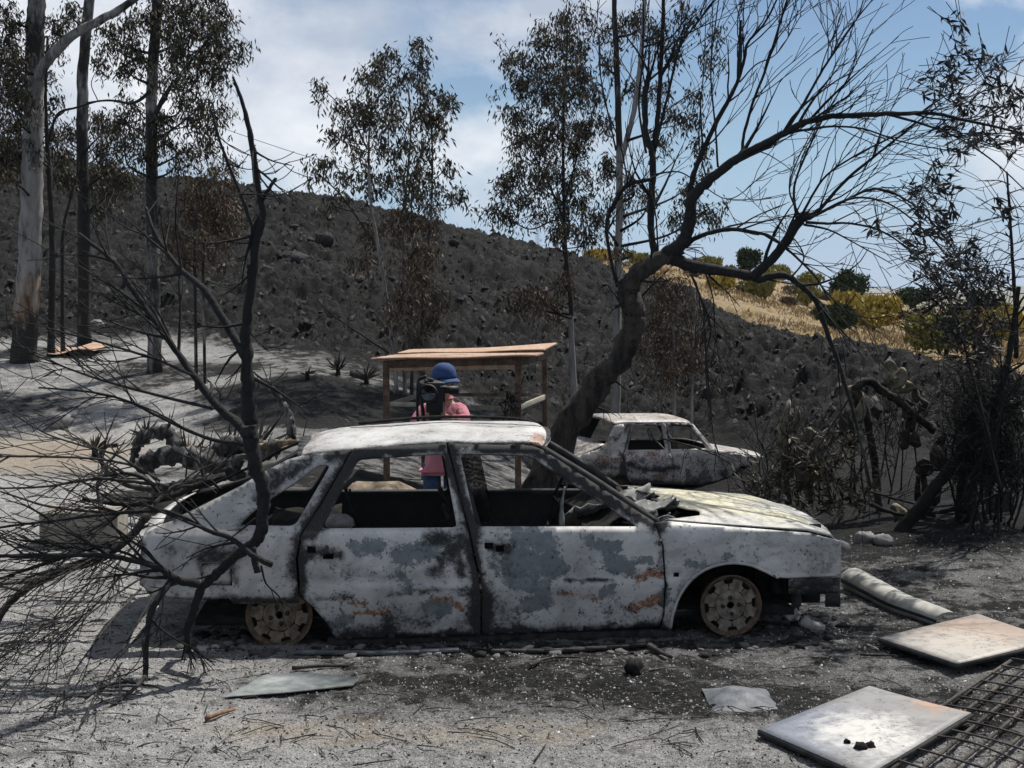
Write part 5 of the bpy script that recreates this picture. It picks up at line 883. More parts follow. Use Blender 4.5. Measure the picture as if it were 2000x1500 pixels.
cactus('burnt prickly pear with arched trunk and pale curled pads at its crest', [(1722, 1050), (1716, 980), (1708, 900), (1690, 800), (1672, 757), (1700, 746), (1724, 764), (1760, 787), (1799, 820), (1825, 841)], 13.2,
 [(1739, 725, 28, 42, .1, 0), (1757, 738, 24, 40, -.5, 0), (1765, 755, 36, 24, .3, 0), (1750, 748, 40, 22, -.1, 0), (1790, 772, 20, 30, .4, 1), (1730, 790, 10, 30, .1, 0), (1672, 775, 26, 44, .5, 0), (1680, 800, 22, 50, -.2, 0), (1652, 830, 26, 46, .2, 1), (1768, 857, 20, 40, -.15, 1), (1787, 858, 22, 30, .2, 1), (1780, 820, 20, 46, 0, 1), (1660, 860, 20, 30, .3, 1), (1800, 790, 22, 30, .3, 1), (1775, 800, 26, 40, .2, 1)], 15, 18)
cactus('burnt prickly pear of drooping dark pads low beside the leaning black trunk', [(1815, 1050), (1812, 1000), (1806, 950), (1804, 910)], 12.8, [(1805, 912, 36, 34, .2, 1), (1795, 958, 26, 60, .3, 1), (1823, 965, 26, 50, -.2, 1), (1755, 1003, 30, 44, .5, 0), (1770, 1015, 22, 34, -.3, 1), (1832, 895, 26, 50, .3, 1), (1842, 870, 22, 44, -.1, 1), (1810, 1000, 30, 40, .1, 1), (1820, 1025, 30, 36, .4, 1)], 16, 12)
cactus('burnt prickly pear at the right edge with pale pads high on its stem', [(1940, 1050), (1930, 950), (1915, 850), (1905, 760), (1905, 730)], 13.0, [(1898, 738, 26, 66, .15, 0), (1917, 722, 36, 46, -.4, 0), (1910, 748, 46, 36, .2, 0), (1925, 705, 20, 22, 0, 0), (1893, 790, 30, 60, .2, 0), (1890, 830, 30, 50, -.1, 1), (1920, 800, 40, 60, .3, 1), (1915, 850, 36, 50, .1, 1), (1985, 810, 26, 60, .4, 0), (1950, 870, 34, 60, .2, 1), (1935, 920, 34, 60, -.2, 1), (1975, 900, 34, 60, .3, 1), (1960, 980, 34, 50, .2, 1), (1915, 900, 30, 50, .2, 1), (1900, 870, 26, 46, -.4, 1)], 22, 12)
cactus('stubby burnt prickly pear stump with ragged grey-brown pads beside the saloon nose', [(1540, 985), (1535, 920), (1540, 850), (1546, 810)], 13.4, [(1540, 815, 18, 60, .05, 0), (1556, 820, 14, 50, -.1, 0), (1527, 850, 14, 50, .1, 0), (1580, 850, 30, 26, .3, 0), (1595, 880, 26, 40, -.2, 0), (1600, 865, 22, 30, .2, 0), (1570, 920, 24, 60, .1, 0), (1585, 950, 26, 60, -.1, 0), (1610, 930, 18, 50, .2, 0), (1558, 890, 20, 50, 0, 1), (1540, 900, 22, 60, .1, 1)], 14, 10)
def bare(name, label, limbs, D, tw=2, m=None, cat='tree', group=None, **k):
    b = P(*limbs[0][0][0], D); b[2] = g1(b[0], b[1]); return limb_tree(name, label, b, limbs, D, m or [M_char], tw, cat, group, **k)
bare('leaning_burnt_tree', 'slanting jet-black trunk rising to the right beneath the tangled thicket', [([(1755, 1048), (1790, 1000), (1850, 920), (1910, 830), (1955, 755), (1975, 670), (1990, 560)], 12.2, 12.0, 34, 12, 16, .5, UR), ([(1700, 985), (1760, 1005), (1830, 1000), (1900, 985), (1960, 960)], 12.2, 12.3, 12, 7, 8, .4, RT), ([(1700, 960), (1740, 972), (1790, 985)], 12.2, 12.2, 6, 6, 3, .3, UP)], 12.2, 2)
bare('charred_stump', 'thick upright black stump at the right, widest at its foot', [([(1878, 1060), (1884, 1000), (1889, 920), (1897, 850), (1910, 800)], 12.5, 12.5, 44, 22, 14, .5, UP)], 12.5, 2, cat='stump')
tl = []
for k in range(16): x = 1890+R.uniform(-40, 110); tl.append(([(x, 1050), (x+R.uniform(-30, 30), 960), (x+R.uniform(-50, 50), 870), (x+R.uniform(-60, 60), 790)], 12.0+R.uniform(-.3, .6), 12.2+R.uniform(-.4, .4), 6, 3, 13, .45, (R.uniform(-.3, .3), 0, R.uniform(-.4, .2))))
LVR = [(1900+R.uniform(-40, 110), R.uniform(740, 1000), 26, 12.1) for _ in range(40)]
bare('tangled_burnt_bush', 'dense tangle of wiry blackened twigs crowding the right edge', tl, 12, 2, cat='bush', leafy=LVR, leafm=M_leafblack, leaf=(.06, .006), sub='stem')
tl = [([(x, 985), (x+R.uniform(-20, 20), 900), (x+R.uniform(-40, 40), 800+R.uniform(0, 60))], 12.8+R.uniform(-.3, .3), 13, 4, 2, 9, .35, (R.uniform(-.2, .2), 0, .1)) for x in (1480, 1500, 1520, 1560, 1580, 1600, 1625, 1660, 1690, 1735)]
bare('burnt_scrub', 'low thicket of straight charred stems with drooping dry tips between the two wrecks', tl, 12.9, 2, cat='bush', leafy=[(x, y, 20, 12.7) for x, y in ((1500, 950), (1520, 985), (1560, 960), (1585, 930), (1600, 960), (1640, 970), (1660, 950), (1680, 990), (1490, 970), (1620, 1000), (1575, 990), (1540, 900), (1550, 870), (1595, 895), (1610, 910), (1650, 900), (1470, 940), (1530, 940), (1700, 960), (1640, 860))], leafm=M_leafbrown, leaf=(.11, .010), sub='stem')
tl = [([(1700+x, 960), (1700+x+R.uniform(-15, 15), 860), (1700+x+R.uniform(-30, 30), 740+R.uniform(0, 60))], 14.5, 14.3, 4, 1.5, 8, .3, UP) for x in (-30, 15, 42, 60, 100)]
bare('burnt_scrub', 'thin upright charred shoots standing around the arched prickly pear', tl, 14.4, 2, cat='bush', sub='stem')
tl = [([(1985, 700), (1984, 600), (1978, 514), (1972, 420), (1967, 335)], 14, 14, 12, 4, 0, 0, UP)]
for k in range(22): y = 360+k*17; s_ = 1 if k % 2 else -1; tl.append(([(1972, y), (1972+s_*25, y-8), (1972+s_*R.uniform(45, 70), y-R.uniform(-10, 30))], 14, 14+R.uniform(-.6, .6), 3, 1.2, 5, .25, (s_*.3, 0, .25)))
bare('bare_conifer', 'slender bare burnt conifer with curling side twigs near the right edge', tl, 14, 1, sub='branch')
bare('burnt_sapling', 'drooping olive sapling with withered grey leaves in the right foreground thicket', [([(1955, 960), (1930, 850), (1895, 720), (1860, 600), (1800, 520)], 11.5, 11.0, 8, 2.5, 14, .4, (-.3, 0, .1)), ([(1940, 880), (1960, 760), (1940, 640), (1900, 560)], 11.6, 11.2, 6, 2, 12, .4, (-.2, 0, .2))], 11.5, 2, leafy=[(1830+R.uniform(-25, 130), R.uniform(520, 720), 20, 11.2) for _ in range(16)], leafm=M_leafblack, leaf=(.085, .01))
# ------------------------------------------------------------------ unburnt slope: living shrubs and trees
def bush(name, label, px, py, w, h, D, m, n=900, leaf=.22, group=None, upright=.6, cat='shrub', trunk=True):
    x, y, _ = P(px, py, D); z = g1(x, y); root = thing(name, label, cat, (x, y, z), group=group); rw, rh = w*D/FPX/2, h*D/FPX
    n = int(n*2.2); leaf *= .62; nb = max(6, int(11*rng_())); lob = [np.array([R.normal()*.42*rw, R.normal()*.42*rw, rh*(.35+.5*R.random())]) for _ in range(nb)]; c = []
    for i in range(n): l_ = lob[i % nb]; q = R.normal(size=3); q = q/np.linalg.norm(q)*(.25+.95*R.random()**.7); c.append(l_+q*np.array([rw*.48, rw*.48, rh*.26]))
    c = np.array(c); c[:, 2] = np.clip(c[:, 2], .04, None); c += [x, y, z]; d = np.column_stack([R.normal(size=n)*.7, R.normal(size=n)*.7, upright+.7*R.normal(size=n)])
    lf = MB(); leaves(lf, c, d, leaf, leaf*.26); o = lf.build('crown', m, root); o['kind'] = 'stuff'
    mb = MB()
    for l_ in lob[:6]: mb.tube(smooth_pl([np.array([x, y, z-.05])+l_*np.array([.1, .1, 0]), np.array([x, y, z])+l_*np.array([.5, .5, .6]), np.array([x, y, z])+l_], 3), np.linspace(.035, .012, 7)*(rh/1.5+.4), 5)
    mb.build('stems' if not trunk else 'trunk', M_limb, root, True); return root
def rng_(): return .7+.6*R.random()
SH = 'living shrubs on the unburnt slope'
bush('pine_tree', 'round dark green tree standing alone on the skyline slope right of the arched limb', 1660, 585, 58, 60, 62, M_leafdkgreen, 1500, .3, upright=.2, cat='tree')
bush('pine_tree', 'dark green tree on the skyline behind the junction of the leaning black tree', 1464, 528, 46, 45, 68, M_leafdkgreen, 1100, .3, upright=.2, cat='tree')
bush('pine_tree', 'low spreading dark green tree farther down the right-hand slope', 1780, 607, 66, 34, 75, M_leafdkgreen, 1100, .34, upright=.1, cat='tree')
bush('pine_tree', 'dark rounded tree seen through burnt twigs at the right edge', 1915, 622, 92, 68, 48, M_leafdkgreen, 1700, .26, upright=.2, cat='tree')
bush('pine_tree', 'distant dark round tree beside a small pale hut', 1707, 583, 26, 16, 150, M_leafdkgreen, 400, .5, upright=.1, cat='tree')
bush('pine_tree', 'distant dark bushy tree on the plain, right of the hut', 1772, 579, 30, 14, 150, M_leafdkgreen, 400, .5, upright=.1, cat='tree')
bush('broom_shrub', 'vase-shaped olive broom shrub in the middle of the unburnt slope', 1492, 612, 46, 46, 42, M_leafolive, 1100, .3, SH, 1.8)
bush('broom_shrub', 'large yellow broom shrub on the slope below the lone round tree', 1700, 660, 100, 60, 40, M_leafyellow, 2000, .26, SH, .9)
bush('broom_shrub', 'yellow-topped broom shrub just left of the large yellow one', 1660, 650, 60, 56, 43, M_leafyellow, 1000, .26, SH, .9)
bush('broom_shrub', 'dark grey-green broom shrub at the edge of the burnt slope', 1632, 676, 90, 56, 35, M_leafdkgreen, 1300, .24, SH, 1.4)
bush('broom_shrub', 'wide green-yellow broom shrub behind the curled cactus pads', 1845, 697, 120, 84, 31, M_leafolive, 2000, .24, SH, 1.3)
bush('broom_shrub', 'yellow broom shrub behind the sapling at the right edge', 1935, 690, 90, 80, 33, M_leafyellow, 1400, .24, SH, 1.)
bush('broom_shrub', 'small yellowish broom shrub high on the slope beside the lone round tree', 1572, 612, 46, 42, 47, M_leafolive, 800, .26, SH, 1.4)
bush('broom_shrub', 'yellow-green shrub at the burnt edge beneath the long black limb', 1415, 588, 44, 34, 42, M_leafyellow, 700, .26, SH, 1.)
bush('broom_shrub', 'olive shrub on the crest directly behind the black trunk fork', 1385, 540, 50, 30, 55, M_leafolive, 700, .3, SH, 1.)
bush('broom_shrub', 'yellow-green shrub on the crest left of the black trunk fork', 1180, 505, 60, 26, 52, M_leafyellow, 700, .3, SH, 1.)
bush('broom_shrub', 'olive crest shrub between the pole tree and the leaning tree', 1245, 505, 50, 26, 52, M_leafolive, 600, .3, SH, 1.)
bush('broom_shrub', 'rounded olive shrub on the skyline right of the dark tree', 1585, 560, 50, 32, 66, M_leafolive, 700, .3, SH, 1.)
bush('broom_shrub', 'pale olive shrub on the skyline left of the dark tree', 1520, 545, 60, 30, 68, M_leafolive, 800, .3, SH, 1.)
for k, (x, y, w, h, D) in enumerate(((1540, 625, 30, 16, 44), (1600, 640, 34, 18, 41), (1455, 590, 34, 18, 45), (1500, 575, 40, 18, 54), (1550, 590, 40, 18, 54), (1610, 600, 36, 16, 56), (1420, 555, 40, 18, 56), (1360, 555, 40, 20, 47), (1730, 612, 40, 16, 64), (1810, 625, 40, 16, 60), (1760, 640, 34, 18, 50), (1340, 530, 50, 18, 58), (1640, 615, 36, 14, 58), (1850, 640, 40, 16, 52), (1475, 560, 36, 14, 60), (1980, 660, 50, 24, 45), (1310, 525, 50, 18, 58))):
    bush('scrub_tuft', 'low grey-brown dry scrub tuft dotted over the unburnt slope', x, y, w, h, D, M_leafgrey, 320, .22, 'grey scrub tufts on the unburnt slope', .8, cat='shrub')
# dry grass on the unburnt slope
gb = MB(); n = 46000; Dg = np.exp(R.uniform(math.log(24), math.log(80), n)); pxg = R.uniform(1150, 2300, n); xg = (pxg-1000)/FPX*Dg; ok = (unburnt(pxg, Dg) > .6) & (fbm(xg*.35, Dg*.35, 3) > .42); xg, Dg = xg[ok], Dg[ok]
leaves(gb, np.column_stack([xg, Dg, gz(xg, Dg)]), np.column_stack([R.normal(size=len(xg))*.5, R.normal(size=len(xg))*.5, np.ones(len(xg))]), .16, .014)
tag(gb.build('dry_grass', leafmat('dry_straw', (.22, .15, .07), (.32, .23, .12), (.42, .33, .19))), 'dry straw-coloured grass covering the unburnt slope', 'grass', kind='stuff')
# far hut, mast and wire
mb = MB(); q = P(1706, 588, 170); mb.box(q+[0, 0, .1], (3.4, 2.5, 1.5)); hut = thing('hut', 'tiny pale flat-roofed hut on the distant plain', 'building', (q[0], q[1], q[2]-.7)); mb.build('wall', simple('white_wash', (.6, .59, .57), (.7, .69, .67), 2), hut); mb = MB(); mb.box(q+[0, 0, .92], (3.8, 2.9, .14)); mb.build('roof', simple('hut_roof', (.3, .28, .26), (.4, .38, .35), 2), hut)
ms = thing('lattice_mast', 'faint slender lattice mast on the skyline behind the oval eucalyptus', 'mast', (*P(1050, 490, 160)[:2], 0)); q0, q1 = P(1050, 500, 160), P(1050, 428, 160); Mm = simple('galvanised_steel', (.25, .26, .27), (.35, .36, .37), 3, .5, .4)
for dx, dy in ((-.14, -.1), (.14, -.1), (0, .14)): mb = MB(); mb.tube([q0+[dx*2, dy*2, -4], q1+[dx, dy, 0]], .03, 4); mb.build('mast_leg', Mm, ms)
mb = MB()
for k in range(14):
    a, b = q0+(q1-q0)*k/14, q0+(q1-q0)*(k+1)/14; mb.tube([a+[-.2, -.1, 0], b+[.2, -.1, 0]], .018, 3); mb.tube([a+[.2, -.1, 0], b+[0, .15, 0]], .018, 3)
mb.build('bracing', Mm, ms)
mb = MB(); mb.tube(smooth_pl([P(380, 225, 62), P(440, 252, 62), P(600, 306, 60), P(760, 352, 58), P(900, 392, 56)], 8), .012, 4); tag(mb.build('overhead_wire', M_black), 'thin overhead wire sagging across the sky above the hilltop', 'wire')
# distant hills
for k, (D, x0, x1, hgt, col) in enumerate(((5200, 1500, 2900, 14, (.13, .125, .095)), (4300, 1850, 3000, 26, (.11, .11, .085)))):
    xs_ = np.linspace((x0-1000)/FPX*D, (x1-1000)/FPX*D, 80); hh = hgt*D/FPX*(.35+.9*fbm(xs_/D*60+k*9, xs_*0, 4))*np.sin(np.linspace(.1, math.pi-.1, 80))
    mb = MB(); mb.grid([[(x, D, -8) for x in xs_], [(x, D+80, -6+h_*.7) for x, h_ in zip(xs_, hh)], [(x, D+200, -6+h_) for x, h_ in zip(xs_, hh)], [(x, D+500, -8) for x in xs_]]); o = mb.build('hills', simple('far_hill_scrub', col, tuple(q*1.25 for q in col), .01, bump=0), None, True); o['kind'] = 'structure'

# the summer haze over the plain: even thin air from below the ground to above the hills
me = bpy.data.meshes.new('haze'); me.from_pydata([(x, y, z) for x in (-8000, 8000) for y in (-60, 7000) for z in (-11, 95)], [], [(0, 1, 3, 2), (4, 6, 7, 5), (0, 4, 5, 1), (2, 3, 7, 6), (0, 2, 6, 4), (1, 5, 7, 3)])
hm_ = bpy.data.materials.new('thin_haze'); hm_.use_nodes = True; hm_.node_tree.nodes.clear(); pv = hm_.node_tree.nodes.new('ShaderNodeVolumePrincipled'); pv.inputs['Color'].default_value = (.75, .84, .95, 1); pv.inputs['Density'].default_value = .0001; ov = hm_.node_tree.nodes.new('ShaderNodeOutputMaterial'); hm_.node_tree.links.new(pv.outputs[0], ov.inputs['Volume']); me.materials.append(hm_)
ho = bpy.data.objects.new('haze', me); S.collection.objects.link(ho); tag(ho, 'thin pale blue haze over the distant plain', 'haze', kind='stuff')
# ------------------------------------------------------------------ things lying on the ground
def sheetmat(name, base, stains):
    m, t, b = mat(name, .55, .4); g = G(t); co = g.pos('Generated'); oc = g.pos(); n, n2, n3 = g.noise(oc, 3, 6, .6), g.noise(oc, 14, 5, .65), g.noise(oc, 60, 3, .6)
    c = g.mix(g.mapr(n, .35, .65), base, tuple(q*.7 for q in base))
    for (x, y, r, col, w) in stains:
        d = N(t, 'ShaderNodeVectorMath', operation='DISTANCE'); cb = N(t, 'ShaderNodeCombineXYZ'); sp = N(t, 'ShaderNodeSeparateXYZ'); g.l(co, sp.inputs[0]); g.l(sp.outputs[0], cb.inputs[0]); g.l(sp.outputs[1], cb.inputs[1]); g.l(cb.outputs[0], d.inputs[0]); d.inputs[1].default_value = (x, y, 0)
        f = g.mapr(g.m('ADD', d.outputs['Value'], g.m('MULTIPLY', g.m('SUBTRACT', n2, .5), .5)), r, r*.35); c = g.mix(g.m('MULTIPLY', f, w), c, col)
    c = g.mix(g.m('MULTIPLY', g.m('MULTIPLY', g.mapr(n3, .55, .62), g.mapr(n2, .5, .6)), .85), c, (.03, .03, .03)); c = g.mix(g.m('MULTIPLY', g.mapr(g.noise(oc, 6, 7, .7, 1.2), .5, .68), .55), c, (.09, .085, .08)); g.l(c, b.inputs['Base Color']); g.bump(b, n2, .15, .004); return m
def plate(label, quad, zt, th, m, lift):
    q = []
    for (px, py), l_ in zip(quad, lift):
        d = ray(px, py); q.append(np.array([0, 0, CAMZ])+d*((zt+l_-CAMZ)/d[2]))
    c = np.mean(q, 0); root = thing('metal_panel', label, 'panel', (c[0], c[1], zt-th), group=None); n = 14; u, v = np.meshgrid(np.linspace(0, 1, n), np.linspace(0, 1, n), indexing='ij'); u_, v_ = u[..., None], v[..., None]
    g_ = (q[0]*(1-u_)+q[1]*u_)*(1-v_)+(q[3]*(1-u_)+q[2]*u_)*v_; g_[..., 2] += .006*np.sin(u*4)*np.sin(v*3.3)+.003*R.normal(size=u.shape)*0
    mb = MB(); mb.grid(g_); mb.build('face_sheet', m, root, False, .004)
    mb = MB()
    for i in range(4):
        a, b = q[i]*.995+c*.005, q[(i+1) % 4]*.995+c*.005; mb.bar(a-[0, 0, th/2+.004], b-[0, 0, th/2+.004], .02, th)
    mb.build('folded_rim', M_soot, root); return root, c
M_pl1 = sheetmat('heat_stained_sheet', (.19, .18, .168), [(.62, .6, .55, (.29, .20, .14), .75), (.45, .3, .45, (.36, .33, .28), .8), (.2, .85, .3, (.16, .155, .15), .6)])
M_pl2 = sheetmat('blued_sheet', (.22, .213, .203), [(.22, .5, .42, (.125, .145, .185), .85), (.47, .42, .30, (.46, .445, .415), .9), (.95, .8, .2, (.36, .2, .12), .7), (.5, .95, .3, (.2, .2, .2), .5)])
plate('flat scorched metal panel with tan heat stains lying near the loose bumper', [(1716, 1246), (1910, 1199), (2066, 1250), (1870, 1297)], .075, .02, M_pl1, [0, 0, .0, .0])
pr, pcn = plate('flat blue-grey metal panel with white ash patch at the bottom right', [(1482, 1425), (1698, 1340), (1897, 1393), (1692, 1516)], .055, .022, M_pl2, [0, 0, .01, 0])
def blob(mb, c, r, rough=.35, n=10, flat=.7, **at):
    v, f = [], []; nl = max(4, n//2)
    for i in range(nl+1):
        th_ = math.pi*i/nl
        for j in range(n): ph = 2*math.pi*j/n; k_ = r*(1+rough*(2*R.random()-1)); v.append((k_*math.sin(th_)*math.cos(ph), k_*math.sin(th_)*math.sin(ph), k_*flat*math.cos(th_)))
    v = np.array(v); v[:n] = v[:n].mean(0); v[-n:] = v[-n:].mean(0)
    f = [(i*n+j, i*n+(j+1) % n, (i+1)*n+(j+1) % n, (i+1)*n+j) for i in range(nl) for j in range(n)]; mb.add(v+np.asarray(c), f, **at)
for (x, y, r, lb) in ((1680, 1458, .028, 'small black charcoal lump lying left on the blue-grey panel'), (1700, 1455, .022, 'small black charcoal lump lying right on the blue-grey panel'), (1655, 1448, .015, 'tiny charcoal crumb above the two lumps on the blue-grey panel')):
    d = ray(x, y); c = np.array([0, 0, CAMZ])+d*((.07-CAMZ)/d[2]); mb = MB(); blob(mb, c, r, .4); tag(mb.build('charcoal_lump', M_black), lb, 'charcoal', 'charcoal on the blue-grey panel')
# loose bumper beam
bp = [PG(x, y) for x, y in ((1648, 1150), (1690, 1170), (1740, 1192), (1800, 1212), (1834, 1222))]; sp_ = smooth_pl(bp, 6); g_ = []
bmp = thing('loose_bumper', 'curved grey bumper fallen off in front of the hatchback nose', 'bumper', bp[2]); tn = np.gradient(sp_, axis=0); tn /= np.linalg.norm(tn, axis=1)[:, None]; sd = np.cross(tn, (0, 0, 1)); prof = [(.035, .0), (-.01, .01), (-.02, .05), (-.01, .10), (.03, .125), (.08, .13), (.12, .12)]
hh = np.linspace(1.1, .62, len(sp_)); mb = MB(); mb.grid([[p-s_*a*1.0+np.array([0, 0, b*h_]) for a, b in prof] for p, s_, h_ in zip(sp_, sd, hh)]); mb.build('beam', simple('scorched_bumper_metal', (.17, .165, .145), (.36, .35, .31), 8, .7, .3, .4, .006), bmp, True, .008)
mb = MB(); mb.grid([[p-s_*a+np.array([0, 0, b*h_]) for a, b in ((-.024, .045), (-.024, .07))] for p, s_, h_ in zip(sp_, sd, hh)]); mb.build('groove_strip', M_soot, bmp, True, .004)
# steel mesh at lower right
M_bar = rusty('burnt_steel_bar', (.018, .016, .015), (.055, .048, .042), (.13, .10, .08))
me_ = thing('steel_mesh', 'rusty welded steel bar grid lying on charcoal in the lower right corner', 'grid', PG(1920, 1380))
def gp(px, py, z): d = ray(px, py); return np.array([0, 0, CAMZ])+d*((z-CAMZ)/d[2])
A, B, C_, E_ = gp(1975, 1290, .03), gp(2190, 1340, .03), gp(1690, 1500, .03), gp(1950, 1580, .03)
for k in range(7):
    t = k/6; mb = MB(); p = smooth_pl([A*(1-t)+B*t, (A*(1-t)+B*t+C_*(1-t)+E_*t)/2+[R.normal()*.02, R.normal()*.02, .006], C_*(1-t)+E_*t], 4); mb.tube(p, .010, 6); mb.build('bar', M_bar, me_, True)
for k in range(13):
    t = k/12; mb = MB(); p = smooth_pl([A*(1-t)+C_*t, ((A*(1-t)+C_*t)+(B*(1-t)+E_*t))/2+[R.normal()*.025, R.normal()*.025, .004+.02*R.random()], B*(1-t)+E_*t], 4)+[0, 0, .012]; mb.tube(p, .0055, 5); mb.build('bar', M_bar, me_, True)
# glass sheet, planks, sticks
gq = [PG(x, y)[:2] for x, y in ((435, 1367), (520, 1322), (600, 1318), (700, 1328), (690, 1344), (560, 1358))]; mb = MB(); zt = max(g1(*q) for q in gq)+.012; v = [(*q, zt) for q in gq]+[(*q, zt-.004) for q in gq]; nq = len(gq); mb.add(v, [tuple(range(nq)), tuple(range(2*nq-1, nq-1, -1))]+[(i, (i+1) % nq, nq+(i+1) % nq, nq+i) for i in range(nq)])
tag(mb.build('glass_sheet', simple('ash_dusted_glass', (.10, .115, .115), (.20, .215, .21), 14, .6, .3, 0, .003)), 'broken grey-green glass sheet lying flat in front of the rear wheel', 'glass')
def stick(label, pts, w0, w1, m, name='stick', cat='stick', dz=.008, group='sticks on the ash', flat=False):
    p = smooth_pl([PG(x, y, dz) for x, y in pts], 4); Dm = p[0][1]; r = np.linspace(w0, w1, len(p))*Dm/FPX/2; p[:, 2] += r; mb = MB()
    if flat:
        for a, b in zip(p[:-1], p[1:]): mb.bar(a, b, w0*Dm/FPX, .02)
    else: mb.tube(p, r, 6, rough=.15, char=.3)
    return tag(mb.build(name, m, None, True), label, cat, group)
M_brownstick = simple('scorched_brown_wood', (.10, .045, .025), (.24, .13, .075), 20, .85, .2, .5, .006)
stick('short reddish-brown stick lying alone on the ash at the lower left', [(402, 1408), (430, 1399), (458, 1386)], 10, 6, M_brownstick)
stick('long thin charred pole lying beside the rear wheel in shade', [(570, 1309), (620, 1307), (682, 1304)], 9, 6, M_limb)
stick('pale thin stick leading to the bottom edge left of centre', [(690, 1500), (740, 1491), (775, 1485)], 4, 2, M_limb)
stick('short curved black stick at the bottom edge centre', [(1043, 1495), (1056, 1478), (1066, 1460)], 4, 2, M_char)
stick('thin curved black twig left of the blue-grey panel', [(1358, 1434), (1364, 1450), (1374, 1464)], 4, 2, M_char)
stick('thin black stick lying straight between bumper and stained panel', [(1680, 1290), (1740, 1289), (1790, 1287)], 5, 4, M_char)
stick('bent dark branch on the ash in front of the front door', [(1036, 1312), (1060, 1300), (1090, 1296), (1135, 1294)], 7, 4, M_limb)
stick('thin forked black twig right of the bent dark branch', [(1130, 1302), (1170, 1312), (1210, 1306)], 3, 2, M_char)
stick('pale splinter lying between front wheel and bumper', [(1694, 1268), (1705, 1274), (1716, 1280)], 4, 3, M_palewood)
stick('charred wood piece sloping under the front door sill', [(1268, 1272), (1290, 1282), (1312, 1294)], 13, 7, M_limb)
stick('long grey plank lying in the shadow along the sill', [(580, 1277), (740, 1279), (896, 1276)], 13, 13, simple('ash_grey_plank', (.07, .075, .08), (.17, .175, .18), 9, .9, .2), name='plank', cat='plank', flat=True, dz=.0)
stick('dark plank lying in the shadow below the front door', [(960, 1279), (1100, 1276), (1270, 1268)], 12, 12, M_limb, name='plank', cat='plank', flat=True, dz=.0)
mb = MB(); c = PG(1240, 1316, .035); blob(mb, c, .05, .45, 12, .9); tag(mb.build('charcoal_lump', M_black), 'round black burnt lump on the ash below the front door', 'charcoal')
mb = MB(); c = PG(1445, 1370, .0); u, v_ = np.meshgrid(np.linspace(-1, 1, 16), np.linspace(-1, 1, 14), indexing='ij'); g_ = np.stack([c[0]+u*.17, c[1]+v_*.20, c[2]+.06*(1-u*u)*(1-v_*v_)+.02*(fbm(u*3, v_*3, 3)-.5)], -1); mb.grid(g_); tag(mb.build('crumpled_sheet', simple('blue_grey_melted_sheet', (.05, .057, .065), (.12, .13, .14), 12, .6, .3, .7, .01), None, True), 'crumpled blue-grey melted sheet half buried in ash left of the panel', 'sheet')
# concrete blocks, stones, burnt logs and yuccas on the left
M_conc = simple('scorched_concrete', (.13, .115, .095), (.27, .25, .215), 6, .95, .1, .5, .02)
def block(label, px, py, w, h, d, D, rz=0.):
    c = P(px, py, D); z = g1(c[0], c[1]); mb = MB(); cz_, sz_ = math.cos(rz), math.sin(rz); mb.box((c[0], c[1], z+h/2-.03), (w, d, h), np.array([[cz_, -sz_, 0], [sz_, cz_, 0], [0, 0, 1]])); return tag(mb.build('concrete_block', M_conc, None, bevel=.015), label, 'block', 'concrete blocks behind the twigs')
block('large dark concrete block half hidden by fallen twigs at the left', 165, 1010, .62, .32, .5, 11.6, .1); block('low pale concrete block behind the large dark block', 248, 965, .45, .24, .3, 13.2, .15); block('small pale concrete block farthest right behind the hatchback tail', 335, 955, .4, .26, .3, 13.4, -.1)
M_stone = simple('grey_boulder', (.10, .098, .094), (.25, .24, .23), 5, .95, .15, .8, .04)
for (x, y, w, D, lb) in ((115, 772, .34, 20.5, 'grey rounded boulder on the pale ash slope at the left'), (190, 625, .30, 29, 'pale boulder beside the foot of the second eucalyptus'), (735, 895, .8, 13.0, 'big scorched brown rock seen through the rear door window'), (835, 905, .7, 12.9, 'dark jagged rock seen through the rear door window right side'), (560, 900, .45, 12.5, 'pale burnt rock behind the hatchback rear pillar'), (1690, 1042, .16, 11.6, 'pale angular stone at the foot of the slanting black trunk'), (1725, 1040, .14, 11.5, 'smaller pale stone just right of the angular stone')):
    c = P(x, y, D); mb = MB(); blob(mb, (c[0], D, g1(c[0], D)+w*.22), w*.55, .22, 14, .72); tag(mb.build('boulder', M_stone if D > 14 or D < 12 else simple('scorched_brown_rock', (.045, .036, .028), (.24, .19, .14), 6, .95, .15, .9, .04), None, True), lb, 'rock')
def log(label, pts, D, w0, w1, D1=None, m=None):
    p, r = lm(pts, D, D1, w0, w1, 9, .16); r = r*(1+.35*(R.random(len(r))-.5)); b = p[0]; root = thing('burnt_log', label, 'log', b, group='burnt logs behind the hatchback tail'); mb = MB(); mb.tube(p, r, 11, rough=.3, char=.5); mb.build('trunk', m or M_ashy, root, False); mb = MB(); twigs(mb, p, r, 5, .25, 1, .8, UP); o = mb.build('stubs', M_char, root); o['kind'] = 'stuff'; return root
log('arched charred log with ashy crust standing behind the fallen twigs', [(262, 905), (270, 865), (300, 845), (335, 850), (350, 885)], 13.4, 16, 30)
log('thick ash-crusted log lying left of the hatchback rear pillar', [(270, 915), (310, 895), (360, 890), (420, 905), (470, 925)], 12.8, 34, 40)
log('heavy burnt root mass in front of the standing burnt stub', [(395, 905), (430, 880), (480, 870), (540, 880)], 12.9, 40, 34)
log('standing pale-footed burnt stub curving left behind the root mass', [(572, 862), (565, 820), (548, 785), (528, 755), (522, 738)], 15.6, 22, 7)
log('flat split log with orange heartwood edge beside the rear window pillar', [(500, 875), (540, 868), (590, 862)], 12.6, 14, 12, m=bark('orange_heartwood', (.30, .19, .10), (.12, .09, .06), (.02, .02, .02)))
